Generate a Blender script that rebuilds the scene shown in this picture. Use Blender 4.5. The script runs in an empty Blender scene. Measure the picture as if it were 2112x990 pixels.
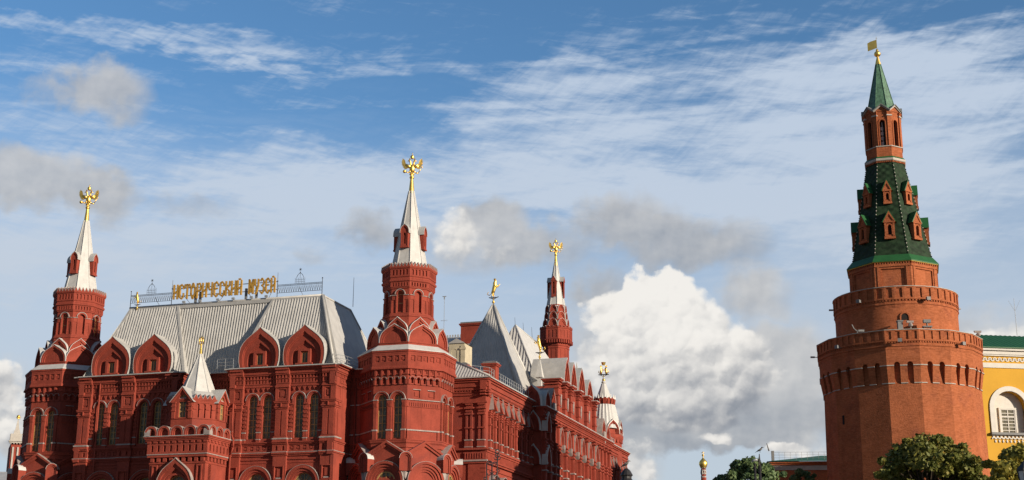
import bpy, math, random
from math import sin, cos, pi, radians, sqrt, atan2
random.seed(7)
SC = bpy.context.scene
COL = SC.collection
# ------------------------------------------------------------------ camera
F, PIT, ROLL, CZ = 2884.0, radians(15.58), radians(0.279), 1.7
from mathutils import Matrix, Vector, Euler
cd = bpy.data.cameras.new('camera'); cam = bpy.data.objects.new('camera', cd); COL.objects.link(cam)
cd.sensor_width = 36; cd.lens = F/2112*36; cd.clip_start = 0.5; cd.clip_end = 6000
cam.matrix_world = Matrix.Translation((0, 0, CZ)) @ Matrix.Rotation(pi/2+PIT, 4, 'X') @ Matrix.Rotation(ROLL, 4, 'Z')
SC.camera = cam
SC.render.resolution_x = 1024; SC.render.resolution_y = 480
# ------------------------------------------------------------------ sun
SUN_AZ, SUN_EL = radians(-37.0), radians(14.5)      # direction to the sun, measured from +X
sd = bpy.data.lights.new('sun', 'SUN'); so = bpy.data.objects.new('sun', sd); COL.objects.link(so)
sd.energy = 4.9; sd.angle = radians(0.5); sd.color = (1.0, 0.87, 0.70)
sv = Vector((cos(SUN_EL)*cos(SUN_AZ), cos(SUN_EL)*sin(SUN_AZ), sin(SUN_EL)))
so.rotation_euler = sv.to_track_quat('Z', 'Y').to_euler()
SC.view_settings.view_transform = 'Standard'; SC.view_settings.look = 'None'
SC.view_settings.exposure = 0.35; SC.view_settings.gamma = 1.0
SC.view_settings.use_curve_mapping = False
# ------------------------------------------------------------------ pixel <-> direction
def ray(px, py):
    dx, dy = px-1056, py-495
    c, s = cos(ROLL), sin(ROLL)
    u = c*dx+s*dy; v = -s*dx+c*dy
    return Vector((u, F*cos(PIT)+v*sin(PIT), F*sin(PIT)-v*cos(PIT)))
def at(px, py, D):
    d = ray(px, py); t = D/math.hypot(d.x, d.y)
    return Vector((0, 0, CZ))+d*t
def azel(px, py):
    d = ray(px, py)
    return math.degrees(atan2(d.x, d.y)), math.degrees(atan2(d.z, math.hypot(d.x, d.y)))
# ------------------------------------------------------------------ node expressions
class NX:
    nt = None
    def __init__(s, sock): s.s = sock
    @staticmethod
    def m(op, *a, clamp=False):
        n = NX.nt.nodes.new('ShaderNodeMath'); n.operation = op; n.use_clamp = clamp
        for i, x in enumerate(a):
            if isinstance(x, NX): NX.nt.links.new(x.s, n.inputs[i])
            else: n.inputs[i].default_value = x
        return NX(n.outputs[0])
    def __add__(s, o): return NX.m('ADD', s, o)
    __radd__ = __add__
    def __sub__(s, o): return NX.m('SUBTRACT', s, o)
    def __rsub__(s, o): return NX.m('SUBTRACT', o, s)
    def __mul__(s, o): return NX.m('MULTIPLY', s, o)
    __rmul__ = __mul__
    def __truediv__(s, o): return NX.m('DIVIDE', s, o)
def sstep(x, a, b):
    n = NX.nt.nodes.new('ShaderNodeMapRange'); n.interpolation_type = 'SMOOTHSTEP'
    NX.nt.links.new(x.s, n.inputs[0]); n.inputs[1].default_value = a; n.inputs[2].default_value = b
    return NX(n.outputs[0])
def comb(x, y, z):
    n = NX.nt.nodes.new('ShaderNodeCombineXYZ')
    for i, q in enumerate((x, y, z)):
        if isinstance(q, NX): NX.nt.links.new(q.s, n.inputs[i])
        else: n.inputs[i].default_value = q
    return NX(n.outputs[0])
def noise(vec, scale=1, detail=4, rough=.55, dist=0, color=False):
    n = NX.nt.nodes.new('ShaderNodeTexNoise'); n.inputs['Scale'].default_value = scale
    n.inputs['Detail'].default_value = detail; n.inputs['Roughness'].default_value = rough
    n.inputs['Distortion'].default_value = dist
    NX.nt.links.new(vec.s, n.inputs['Vector'])
    return NX(n.outputs[1 if color else 0])
def voro(vec, scale, smooth=.35):
    n = NX.nt.nodes.new('ShaderNodeTexVoronoi'); n.feature = 'SMOOTH_F1'; n.inputs['Scale'].default_value = scale
    n.inputs['Smoothness'].default_value = smooth
    NX.nt.links.new(vec.s, n.inputs['Vector'])
    return NX(n.outputs['Distance'])
def mixc(f, a, b):
    n = NX.nt.nodes.new('ShaderNodeMix'); n.data_type = 'RGBA'
    for k, q in ((0, f), (6, a), (7, b)):
        if isinstance(q, NX): NX.nt.links.new(q.s, n.inputs[k])
        elif k == 0: n.inputs[k].default_value = q
        else: n.inputs[k].default_value = (*q, 1)
    return NX(n.outputs[2])
# ------------------------------------------------------------------ sky with clouds
W = bpy.data.worlds.new('World'); SC.world = W; W.use_nodes = True
W.cycles.sampling_method = 'MANUAL'; W.cycles.sample_map_resolution = 512
nt = W.node_tree; NX.nt = nt; nt.nodes.clear()
out = nt.nodes.new('ShaderNodeOutputWorld')
sky = nt.nodes.new('ShaderNodeTexSky'); sky.sky_type = 'NISHITA'; sky.sun_disc = False
sky.sun_elevation = SUN_EL; sky.sun_rotation = pi/2-SUN_AZ
sky.altitude = 150; sky.air_density = 1.0; sky.dust_density = 0.6; sky.ozone_density = 2.2
bg = nt.nodes.new('ShaderNodeBackground'); bg.inputs[1].default_value = 0.118
tc = nt.nodes.new('ShaderNodeTexCoord'); sep = nt.nodes.new('ShaderNodeSeparateXYZ')
nt.links.new(tc.outputs['Generated'], sep.inputs[0])
x, y, z = (NX(sep.outputs[i]) for i in range(3))
AZ = NX.m('ARCTAN2', x, y)*57.29578
EL = NX.m('ARCSINE', z)*57.29578
DEG = 0.0199                                           # degrees per photo pixel near the centre
def px2(cx, cy): return azel(cx, cy)
P0 = comb(AZ*1.0, EL*1.0, 0.0)
# domain warp for the heaps of cumulus
w1 = noise(P0, .42, 3, .5); w2 = noise(comb(AZ, EL, 7.3), .55, 2, .5)
w3 = noise(comb(AZ, EL, 3.1), 1.9, 5, .62); w4 = noise(comb(AZ, EL, 11.7), 1.9, 5, .62)
WA = AZ+(w1-.5)*2.6+(w3-.5)*.62
WE = EL+(w2-.5)*1.8+(w4-.5)*.55
def blob(cx, cy, rx, ry, A, E, p=1.0):
    a, e = px2(cx, cy)
    u = (A-a)*(1/(rx*DEG)); v = (E-e)*(1/(ry*DEG))
    q = NX.m('SUBTRACT', 1.0, u*u+v*v)
    return NX.m('MAXIMUM', q, 0.0), v
CUM = [  # crisp heaps: cx, cy, rx, ry, density, brightness, lift
 (1352,590,80,50,1.5,1.05,.05),(1290,650,95,80,1.4,.92,.15),(1395,705,165,108,1.5,.80,.28),(1300,775,140,118,1.3,.72,.25),
 (1500,765,140,85,1.0,.60,.28),(1420,835,200,66,.95,.44,.34),
 (940,485,95,70,.75,.74,.22),(1050,520,60,40,.4,.58,.18),(10,790,50,42,.9,.72,.20),(12,880,60,75,.8,.66,.20),
 (1305,955,48,56,.8,.66,.15),(1490,898,48,18,.8,.74,.08),(1640,928,64,22,.9,.78,.08),(2050,690,110,42,.7,.72,.15)]
SOFT = [ # soft grey heaps without hard edges: cx, cy, rx, ry, density, brightness
 (1500,800,270,140,1.0,.44),(1420,880,270,60,1.3,.16),(1600,870,150,60,.8,.18),(1230,720,90,150,.7,.42),(1620,740,130,120,.7,.52),
 (1560,598,100,70,1.0,.50),(1240,590,85,55,.8,.30),(1290,445,140,70,1.0,.36),(1420,505,200,66,1.1,.30),(1130,505,150,60,.7,.34),(1010,440,95,48,.8,.34),
 (1000,500,170,90,.8,.50),(768,478,90,48,.9,.28),(218,188,120,70,1.1,.46),(85,188,60,34,.5,.48),(60,365,220,72,1.2,.46),(225,415,90,72,.9,.34),(400,425,120,32,.5,.36),
 (20,840,80,110,.7,.5),(1310,960,70,70,.6,.5),(1490,898,70,28,.5,.6),(1650,925,90,34,.6,.6),(2050,680,170,60,.7,.55),(645,528,50,30,.5,.28)]
den = None; bri = None
for cx, cy, rx, ry, dn, br, lift in CUM:
    q, v = blob(cx, cy, rx, ry, WA, WE)
    q = q*dn
    b = q*(v*lift+br)
    den = q if den is None else den+q
    bri = b if bri is None else bri+b
bright = bri/NX.m('MAXIMUM', den, .02)
w5 = noise(comb(AZ, EL, 33.0), 1.0, 5, .55); w6 = noise(comb(AZ, EL, 37.0), 1.0, 5, .55)
SA = AZ+(w1-.5)*1.6+(w5-.5)*1.5; SE_ = EL+(w2-.5)*1.3+(w6-.5)*1.2
sden = None; sbri = None
for cx, cy, rx, ry, dn, br in SOFT:
    q, v = blob(cx, cy, rx, ry, SA, SE_)
    q = q*dn; b = q*(br+v*.10)
    sden = q if sden is None else sden+q
    sbri = b if sbri is None else sbri+b
sbright = sbri/NX.m('MAXIMUM', sden, .02)
fine = noise(comb(AZ*1.0, EL*1.15, 5.0), 1.5, 6, .55, .2)
fine2 = noise(comb(AZ-.14, EL*1.15+.22, 5.0), 1.5, 6, .55, .2)
puff = noise(comb(AZ, EL*1.1, 21.0), .62, 3, .5, .1); puff2 = noise(comb(AZ-.35, EL*1.1+.55, 21.0), .62, 3, .5, .1)
vw = noise(comb(AZ, EL, 61.0), 1.2, 4, .6, 0, True)
def billow(a, e, k):
    sx = NX.nt.nodes.new('ShaderNodeSeparateXYZ'); NX.nt.links.new(vw.s, sx.inputs[0])
    return voro(comb(AZ+a+(NX(sx.outputs[0])-.5)*.9, EL*1.1+e+(NX(sx.outputs[1])-.5)*.9, 3.0), k, .3)
bl1 = billow(0, 0, .85); bl2 = billow(0, 0, 2.0)
bl1b = billow(-.16, .26, .85); bl2b = billow(-.07, .11, 2.0)
relief = (fine-fine2)*.25+(puff-puff2)*.45+(bl1b-bl1)*.62+(bl2b-bl2)*.28
aC = sstep(den+(fine-.5)*.5+(.5-bl1)*.55+(.45-bl2)*.28, .12, .72)*sstep(den, .02, .30)
# cirrus veils
def streak(ang, sx, sy, seed, sc=1, det=7, rough=.62, dist=.4):
    c, s = cos(radians(ang)), sin(radians(ang))
    u = AZ*c+EL*s; v = EL*c-AZ*s
    return noise(comb(u*sx, v*sy, seed), sc, det, rough, dist)
CIR = [ # cx, cy, rx, ry, weight, tilt(deg)
 (1500,270,620,170,.66),(650,420,420,90,.40),(150,60,420,34,.34),(620,150,260,22,.30),(1700,30,300,24,.25),(1900,240,420,150,.62),(1350,440,420,70,.50),(1100,380,300,60,.42),(1900,420,300,90,.34),(1700,480,360,60,.34),(1950,430,420,110,.40),(1150,230,260,120,.26),(1300,60,170,36,.36),(1950,85,300,50,.40),(1600,90,300,40,.22),
 (330,72,420,28,.48),(560,142,160,14,.30),(560,190,220,22,.20),(100,255,330,70,.44),(120,140,230,50,.26),(560,295,130,40,.42),(620,370,280,75,.60),(300,345,260,40,.40),(400,520,760,120,.62),(100,560,420,120,.45),
 (1000,330,260,60,.38),(800,130,40,40,.16),(760,420,260,60,.32),(1300,400,420,50,.38),(1800,560,320,80,.40),(1150,160,260,40,.24),(650,10,60,16,.2)]
# gentle large warp so the veils have no oval outline
VA = AZ+(noise(comb(AZ*.35, EL, 40.0), .8, 4, .6)-.5)*9.0
VE = EL+(noise(comb(AZ*.35, EL, 50.0), .8, 4, .6)-.5)*3.2
cm = None
for cx, cy, rx, ry, wt in CIR:
    q, v = blob(cx, cy, rx*1.1, ry*1.25, VA, VE)
    q = q*wt
    cm = q if cm is None else cm+q
st = streak(4, .10, .95, 2.0, 1, 6, .58, .5)*.55+streak(-9, .22, 2.0, 9.0, 1, 8, .68, 1.2)*.27+streak(38, .35, 1.5, 14.0, 1.2, 7, .68, .8)*.18
veil = sstep(cm*1.3+(st-.5)*4.4-.05, .0, 1.35)*.92
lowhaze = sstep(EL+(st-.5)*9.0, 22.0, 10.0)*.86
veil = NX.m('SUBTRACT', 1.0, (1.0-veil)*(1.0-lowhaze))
colV = mixc(sstep(EL, 22.0, 6.0), (.43, .50, .60), (.435, .48, .535))
lit = NX.m('ADD', bright+relief, 0.0, clamp=True)
lit = sstep(lit, .12, 1.05)
slit = NX.m('ADD', sbright+(puff-puff2)*.5+(fine-fine2)*.22, 0.0, clamp=True)
aS = sstep(sden+(w5-.5)*.5, .02, 1.0)*sstep(sden, .0, .2)*.80
colS = mixc(slit, (.20, .22, .255), (.66, .63, .585))
colC = mixc(lit, (.215, .235, .270), (.72, .695, .655))
b2 = nt.nodes.new('ShaderNodeBackground'); nt.links.new(colV.s, b2.inputs[0])
b3 = nt.nodes.new('ShaderNodeBackground'); nt.links.new(colC.s, b3.inputs[0])
m1 = nt.nodes.new('ShaderNodeMixShader'); m2 = nt.nodes.new('ShaderNodeMixShader')
tint = nt.nodes.new('ShaderNodeMix'); tint.data_type = 'RGBA'; tint.blend_type = 'MULTIPLY'; tint.inputs[0].default_value = 1
tint.inputs[7].default_value = (.60, .84, 1.0, 1); nt.links.new(sky.outputs[0], tint.inputs[6]); nt.links.new(tint.outputs[2], bg.inputs[0]); nt.links.new(veil.s, m1.inputs[0])
nt.links.new(bg.outputs[0], m1.inputs[1]); nt.links.new(b2.outputs[0], m1.inputs[2])
b5 = nt.nodes.new('ShaderNodeBackground'); nt.links.new(colS.s, b5.inputs[0]); m5 = nt.nodes.new('ShaderNodeMixShader')
nt.links.new(aS.s, m5.inputs[0]); nt.links.new(m1.outputs[0], m5.inputs[1]); nt.links.new(b5.outputs[0], m5.inputs[2])
nt.links.new((aC*.95).s, m2.inputs[0]); nt.links.new(m5.outputs[0], m2.inputs[1]); nt.links.new(b3.outputs[0], m2.inputs[2])
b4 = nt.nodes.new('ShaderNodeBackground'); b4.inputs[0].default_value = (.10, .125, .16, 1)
m3 = nt.nodes.new('ShaderNodeMixShader')                 # darker sky added outside the view to cut fill light on shaded faces
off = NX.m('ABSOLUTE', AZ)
fill_cut = sstep(off, 38.0, 75.0)*sstep(EL, 75.0, 45.0)*.80
nt.links.new(fill_cut.s, m3.inputs[0]); nt.links.new(m2.outputs[0], m3.inputs[1]); nt.links.new(b4.outputs[0], m3.inputs[2])
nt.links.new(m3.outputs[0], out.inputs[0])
# ------------------------------------------------------------------ materials
MATS = {}
def mat(name, col, rough=.75, metal=0, var=.12, scale=1.2, col2=None, rows=0, bump=.0, spec=.35, streaks=0):
    m = bpy.data.materials.new(name); m.use_nodes = True
    NX.nt = t = m.node_tree; b = t.nodes['Principled BSDF']
    c = t.nodes.new('ShaderNodeTexCoord'); o = NX(c.outputs['Object'])
    n1 = noise(o, scale, 5, .6); n2 = noise(o, scale*9, 3, .6)
    f = sstep(n1*.7+n2*.3, .3, .7)
    lo = tuple(q*(1-var) for q in col); hi = tuple(min(1, q*(1+var)) for q in col)
    cc = mixc(f, lo, hi)
    if col2: cc = mixc(sstep(noise(o, scale*.45, 6, .65), .52, .72), cc, col2)
    if streaks:
        mp = t.nodes.new('ShaderNodeMapping'); mp.inputs['Scale'].default_value = (3.2, 3.2, .16)
        t.links.new(o.s, mp.inputs[0])
        cc = mixc(sstep(noise(NX(mp.outputs[0]), 1, 5, .6), .50, .78)*streaks, cc, tuple(q*.55 for q in col))
    if rows:
        mp = t.nodes.new('ShaderNodeMapping'); mp.inputs['Scale'].default_value = (2.2, 2.2, 9.0)
        t.links.new(o.s, mp.inputs[0])
        cc = mixc(sstep(noise(NX(mp.outputs[0]), 1.0, 4, .7), .40, .66)*rows, cc, tuple(min(1, q*1.5+.02) for q in col))
    t.links.new(cc.s, b.inputs['Base Color'])
    b.inputs['Roughness'].default_value = rough; b.inputs['Metallic'].default_value = metal
    b.inputs['Specular IOR Level'].default_value = spec
    if bump:
        bp = t.nodes.new('ShaderNodeBump'); bp.inputs['Strength'].default_value = bump; bp.inputs['Distance'].default_value = .05
        t.links.new(noise(o, 7, 5, .7).s, bp.inputs['Height']); t.links.new(bp.outputs[0], b.inputs['Normal'])
    MATS[name] = m
    return m
RED = mat('painted_red_brick', (.268, .051, .032), .85, var=.20, scale=.7, bump=.6, streaks=.55, col2=(.205, .045, .034), spec=.2)
TRIM = mat('weathered_pale_trim', (.31, .26, .24), .7, var=.25, scale=2.5, streaks=.4)
METAL = mat('grey_painted_metal_roof', (.43, .42, .40), .5, metal=.1, var=.12, scale=.9, streaks=.25)
WMETAL = mat('white_painted_metal', (.50, .49, .47), .55, var=.10, scale=1.4, streaks=.4)
DMETAL = mat('dark_grey_gutter', (.17, .17, .17), .6, var=.2)
GOLD = mat('gilding', (1.0, .66, .17), .42, metal=1.0, var=.06, scale=3)
LETTER = mat('gold_painted_letter', (.55, .31, .06), .5, metal=.3, var=.08, scale=3)
GLASS = mat('window_glass', (.12, .105, .065), .22, var=.6, scale=2.6, spec=.4, col2=(.03, .032, .03))
WOOD = mat('ochre_window_frame', (.40, .24, .09), .6, var=.2)
DARK = mat('dark_opening', (.018, .012, .010), .9)
BRICK = mat('kremlin_brick', (.308, .093, .038), .92, var=.24, scale=.8, rows=.55, bump=.8, col2=(.21, .062, .034), streaks=.5, spec=.15)
WSTONE = mat('white_stone_trim', (.40, .37, .33), .8, var=.15, scale=2)
TILE = mat('dark_green_tile', (.014, .032, .014), .7, var=.6, scale=2.5, spec=.2)
TILE2 = mat('light_green_tile', (.075, .16, .10), .5, var=.5, scale=3.5, spec=.5)
GREEN = mat('green_painted_metal', (.02, .10, .03), .5, var=.12)
YEL = mat('yellow_plaster', (.58, .315, .032), .85, var=.06, scale=.4)
WHITE = mat('white_plaster', (.62, .59, .54), .8, var=.08)
CREAM = mat('cream_plaster', (.48, .42, .30), .85, var=.15, col2=(.42, .36, .28))
IRON = mat('black_ironwork', (.025, .023, .024), .5, var=.2)
GREYM = mat('galvanised_metal', (.33, .34, .35), .5, metal=.3, var=.15)
YTRIM = mat('yellow_metal_trim', (.75, .55, .10), .5)
BARK = mat('bark', (.09, .065, .045), .9, var=.3, scale=5)
def tilemat(m, sc):
    t = m.node_tree; NX.nt = t; b = t.nodes['Principled BSDF']
    c = t.nodes.new('ShaderNodeTexCoord'); sp = t.nodes.new('ShaderNodeSeparateXYZ'); t.links.new(c.outputs['Object'], sp.inputs[0])
    X_, Y_, Z_ = (NX(sp.outputs[i]) for i in range(3))
    th = NX.m('ARCTAN2', Y_, X_)*16.0
    h = NX.m('SINE', th+Z_*sc)+NX.m('SINE', Z_*sc-th)
    bp = t.nodes.new('ShaderNodeBump'); bp.inputs['Strength'].default_value = .28; bp.inputs['Distance'].default_value = .05
    t.links.new(h.s, bp.inputs['Height']); t.links.new(bp.outputs[0], b.inputs['Normal'])
tilemat(TILE, 8.0)
# ------------------------------------------------------------------ mesh helpers
Z3 = Vector((0, 0, 1))
class MB:
    def __init__(s): s.v = []; s.f = []; s.m = []; s.sm = []
    def add(s, vs, fs, m=0, smooth=False):
        b = len(s.v); s.v += [tuple(q) for q in vs]
        for f in fs: s.f.append([b+i for i in f]); s.m.append(m); s.sm.append(smooth)
    def build(s, name, mats, parent=None, loc=None, rotz=0):
        me = bpy.data.meshes.new(name); me.from_pydata(s.v, [], s.f)
        for q in mats: me.materials.append(q)
        me.polygons.foreach_set('material_index', s.m); me.polygons.foreach_set('use_smooth', s.sm); me.update()
        o = bpy.data.objects.new(name, me); COL.objects.link(o)
        if parent: o.parent = parent
        if loc is not None: o.location = loc
        o.rotation_euler.z = rotz
        return o
    def quad(s, a, b, c, d, m=0): s.add([a, b, c, d], [(0, 1, 2, 3)], m)
    def box(s, x0, x1, y0, y1, z0, z1, m=0):
        v = [(x, y, z) for z in (z0, z1) for y in (y0, y1) for x in (x0, x1)]
        s.add(v, [(0, 2, 3, 1), (4, 5, 7, 6), (0, 1, 5, 4), (2, 6, 7, 3), (0, 4, 6, 2), (1, 3, 7, 5)], m)
    def lathe(s, c, prof, n=8, ph=0, m=0, smooth=False, cap=True):
        rings = []
        for R, z in prof:
            rings.append([(c[0]+R*cos(ph+2*pi*k/n), c[1]+R*sin(ph+2*pi*k/n), z) for k in range(n)])
        vs = [p for r in rings for p in r]; fs = []
        for i in range(len(prof)-1):
            for k in range(n):
                fs.append((i*n+k, i*n+(k+1) % n, (i+1)*n+(k+1) % n, (i+1)*n+k))
        s.add(vs, fs, m, smooth)
        if cap:
            s.add(rings[-1], [tuple(range(n))], m); s.add(rings[0], [tuple(reversed(range(n)))], m)
    def tube(s, p0, p1, r0, r1=None, m=0, n=6):
        p0, p1 = Vector(p0), Vector(p1); r1 = r0 if r1 is None else r1
        d = p1-p0
        if d.length < 1e-6: return
        d.normalize(); a = d.cross(Vector((0.123, .456, .88))).normalized(); b = d.cross(a)
        vs = [p0+(a*cos(2*pi*k/n)+b*sin(2*pi*k/n))*r0 for k in range(n)]+[p1+(a*cos(2*pi*k/n)+b*sin(2*pi*k/n))*r1 for k in range(n)]
        s.add(vs, [(k, (k+1) % n, n+(k+1) % n, n+k) for k in range(n)]+[tuple(range(n-1, -1, -1)), tuple(range(n, 2*n))], m, n > 5)
    def path(s, pts, r, m=0, n=5):
        for a, b in zip(pts, pts[1:]): s.tube(a, b, r, r, m, n)
    def ball(s, c, rx, ry, rz, m=0, n=10, k=7):
        vs = []; fs = []
        for i in range(k+1):
            t = pi*i/k
            for j in range(n):
                vs.append((c[0]+rx*sin(t)*cos(2*pi*j/n), c[1]+ry*sin(t)*sin(2*pi*j/n), c[2]-rz*cos(t)))
        for i in range(k):
            for j in range(n): fs.append((i*n+j, i*n+(j+1) % n, (i+1)*n+(j+1) % n, (i+1)*n+j))
        s.add(vs, fs, m, True)
    def spine(s, pts, m=0, n=10):
        # one continuous skin through (position, half width, half height)
        vs = []; fs = []
        for i, (p, rw, rh) in enumerate(pts):
            a = Vector(pts[max(0, i-1)][0]); b = Vector(pts[min(len(pts)-1, i+1)][0]); d = (b-a).normalized()
            side = d.cross(Z3); side = side.normalized() if side.length > 1e-3 else Vector((1, 0, 0)); up = side.cross(d)
            for k in range(n): vs.append(Vector(p)+side*rw*cos(2*pi*k/n)+up*rh*sin(2*pi*k/n))
        for i in range(len(pts)-1):
            for k in range(n): fs.append((i*n+k, i*n+(k+1) % n, (i+1)*n+(k+1) % n, (i+1)*n+k))
        fs.append(tuple(range(n-1, -1, -1))); fs.append(tuple(range((len(pts)-1)*n, len(pts)*n)))
        s.add(vs, fs, m, True)
class Fr:
    """wall frame: s runs to the right as seen from outside, d is the distance outwards"""
    def __init__(s, n, o=(0, 0, 0)):
        s.o = Vector(o); s.n = Vector((n[0], n[1], 0)).normalized(); s.s = Vector((-s.n.y, s.n.x, 0))
    def P(s, a, z, d):
        if callable(d): d = d(z)
        return s.o+s.s*a+s.n*d+Z3*z
def fbox(mb, fr, s0, s1, z0, z1, d0, d1, m=0):
    P = fr.P
    v = [P(a, z, d) for z in (z0, z1) for d in (d0, d1) for a in (s0, s1)]
    mb.add(v, [(0, 1, 3, 2), (4, 6, 7, 5), (0, 4, 5, 1), (2, 3, 7, 6), (0, 2, 6, 4), (1, 5, 7, 3)], m)
def fprism(mb, fr, pts, d0, d1, m=0, mside=None):
    n = len(pts); mside = m if mside is None else mside
    fv = [fr.P(a, z, d1) for a, z in pts]; bv = [fr.P(a, z, d0) for a, z in pts]
    mb.add(fv, [tuple(range(n))], m); mb.add(bv, [tuple(reversed(range(n)))], m)
    mb.add(fv+bv, [(k, n+k, n+(k+1) % n, (k+1) % n) for k in range(n)], mside)
def fband(mb, fr, outer, inner, d0, d1, m=0, mo=None):
    n = len(outer); mo = m if mo is None else mo
    A = [fr.P(a, z, d1) for a, z in outer]; B = [fr.P(a, z, d1) for a, z in inner]
    C = [fr.P(a, z, d0) for a, z in outer]; D = [fr.P(a, z, d0) for a, z in inner]
    for i in range(n-1):
        mb.quad(A[i], A[i+1], B[i+1], B[i], m)
        mb.quad(C[i], C[i+1], A[i+1], A[i], mo)
        mb.quad(B[i], B[i+1], D[i+1], D[i], m)
    for i in (0, n-1): mb.quad(A[i], B[i], D[i], C[i], m)
def arcpts(sc, zc, r, n=10, a0=180, a1=0, ry=None):
    ry = r if ry is None else ry
    return [(sc+r*cos(radians(a0+(a1-a0)*i/n)), zc+ry*sin(radians(a0+(a1-a0)*i/n))) for i in range(n+1)]
OG = [(1, 0), (1, .13), (.98, .27), (.92, .42), (.81, .56), (.67, .67), (.50, .76), (.32, .84), (.16, .91), (.05, .965), (0, 1)]
PT = [(1, 0), (.98, .16), (.92, .34), (.80, .52), (.62, .68), (.40, .83), (.16, .94), (0, 1)]
ON = [(.92, 0), (.985, .13), (1, .26), (.985, .39), (.93, .505), (.82, .61), (.67, .70), (.50, .775), (.34, .84), (.19, .90), (.08, .95), (0, 1)]
def ogee(sc, zb, w, h, sh=OG):
    """left foot to right foot"""
    L = [(sc-x*w/2, zb+y*h) for x, y in sh]
    return L+[(sc+x*w/2, zb+y*h) for x, y in reversed(sh[:-1])]
def arch_band(mb, fr, sc, zs, ri, ro, d0, d1, legs=None, m=0, mo=None, n=10):
    o = arcpts(sc, zs, ro, n); i = arcpts(sc, zs, ri, n)
    if legs is not None: o = [(sc-ro, legs)]+o+[(sc+ro, legs)]; i = [(sc-ri, legs)]+i+[(sc+ri, legs)]
    fband(mb, fr, o, i, d0, d1, m, mo)
def wall(mb, fr, s0, s1, z0, z1, d, ops=(), m=0, mb_=None):
    """ops: (centre, width, zbottom, ztop, kind, depth, back material or None)"""
    P = fr.P; cur = s0
    for sc, w, zb, zt, kind, dep, bm in sorted(ops):
        a, b = sc-w/2, sc+w/2
        if a > cur+1e-4: mb.quad(P(cur, z0, d), P(a, z0, d), P(a, z1, d), P(cur, z1, d), m)
        if zb > z0+1e-4: mb.quad(P(a, z0, d), P(b, z0, d), P(b, zb, d), P(a, zb, d), m)
        if kind == 'arch': top = arcpts(sc, zt-w/2, w/2, 8)
        elif kind == 'point': top = [(a, zt-w*.7), (sc, zt), (b, zt-w*.7)]
        else: top = [(a, zt), (b, zt)]
        for (p, q) in zip(top, top[1:]):
            mb.quad(P(p[0], p[1], d), P(q[0], q[1], d), P(q[0], z1, d), P(p[0], z1, d), m)
        outl = [(a, zb)]+top+[(b, zb)]
        if callable(d): db = lambda z_, dd=d, p_=dep: p_ if p_ > 1 else dd(z_)-p_
        else: db = d-dep
        n = len(outl)
        for k in range(n):
            p, q = outl[k], outl[(k+1) % n]
            mb.quad(P(*p, d), P(*q, d), P(*q, db), P(*p, db), m)
        mb.add([P(*p, db) for p in outl], [tuple(reversed(range(n)))], m if bm is None else bm)
        cur = b
    if s1 > cur+1e-4: mb.quad(P(cur, z0, d), P(s1, z0, d), P(s1, z1, d), P(cur, z1, d), m)
def tag(o, label=None, cat=None, group=None, kind=None):
    if label: o['label'] = label
    if cat: o['category'] = cat
    if group: o['group'] = group
    if kind: o['kind'] = kind
    return o
def empty(name, loc=(0, 0, 0), rz=0, label=None, cat=None, group=None):
    o = bpy.data.objects.new(name, None); COL.objects.link(o); o.location = loc; o.rotation_euler.z = rz
    o.empty_display_size = .5
    return tag(o, label, cat, group)
def copy_tree(o, parent=None, loc=None, rz=None):
    c = o.copy(); COL.objects.link(c); c.parent = parent
    if loc is not None: c.location = loc
    if rz is not None: c.rotation_euler.z = rz
    for ch in list(o.children): copy_tree(ch, c)
    return c
def window(parent, fr, sc, w, zb, zt, d, kind='arch', nv=1, nh=4, wood=None, name='window', fw=.07):
    """glass pane in a wooden frame with glazing bars"""
    mb = MB(); wood = wood or WOOD
    top = arcpts(sc, zt-w/2, w/2, 8) if kind == 'arch' else [(sc-w/2, zt), (sc+w/2, zt)]
    o = [(sc-w/2, zb)]+top+[(sc+w/2, zb)]
    mb.add([fr.P(a, z, d) for a, z in o], [tuple(range(len(o)))], 0)
    ins = [(sc+(a-sc)*(1-2*fw/w), zb+fw+(z-zb)*(1-2*fw/(zt-zb))) for a, z in o]
    fband(mb, fr, o+[o[0]], ins+[ins[0]], d, d+.06, 1)
    for i in range(nv):
        s_ = sc-w/2+w*(i+1)/(nv+1); zt2 = zt-.05 if (kind != 'arch' or nv == 1) else zt-w*.25
        fbox(mb, fr, s_-.045, s_+.045, zb, zt2, d+.003, d+.06, 1)
    for i in range(nh):
        z_ = zb+(zt-w/2*(kind == 'arch')-zb)*(i+1)/(nh+ (0 if kind == 'arch' else 1))
        fbox(mb, fr, sc-w/2, sc+w/2, z_-.035, z_+.035, d+.004, d+.045, 1)
    return mb.build(name, [GLASS, wood], parent)
def gable(mb, fr, sc, zb, w, h, df, db, sh=OG, steps=2, red=0, met=1, cover=.04, band=.13, inset=.14):
    """stepped ogee gable: red stepped front with a metal cover running back"""
    o = ogee(sc, zb, w, h, sh)
    k = 1+cover/(w/2); big = [(sc+(a-sc)*k, zb+(z-zb)*(1+cover/h*1.3)) for a, z in o]
    fband(mb, fr, big, o, db, df+.03, met, met)
    f0 = 1.0; d = df
    for i in range(steps):
        f1 = f0-band
        A = [(sc+(a-sc)*f0, zb+(z-zb)*(f0+.02*(f0 < 1))) for a, z in o]; B = [(sc+(a-sc)*f1, zb+(z-zb)*f1) for a, z in o]
        fband(mb, fr, A, B, d-inset, d, red); f0 = f1; d -= inset
    B = [(sc+(a-sc)*f0, zb+(z-zb)*f0) for a, z in o]
    fprism(mb, fr, B, db, d, red)
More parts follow.
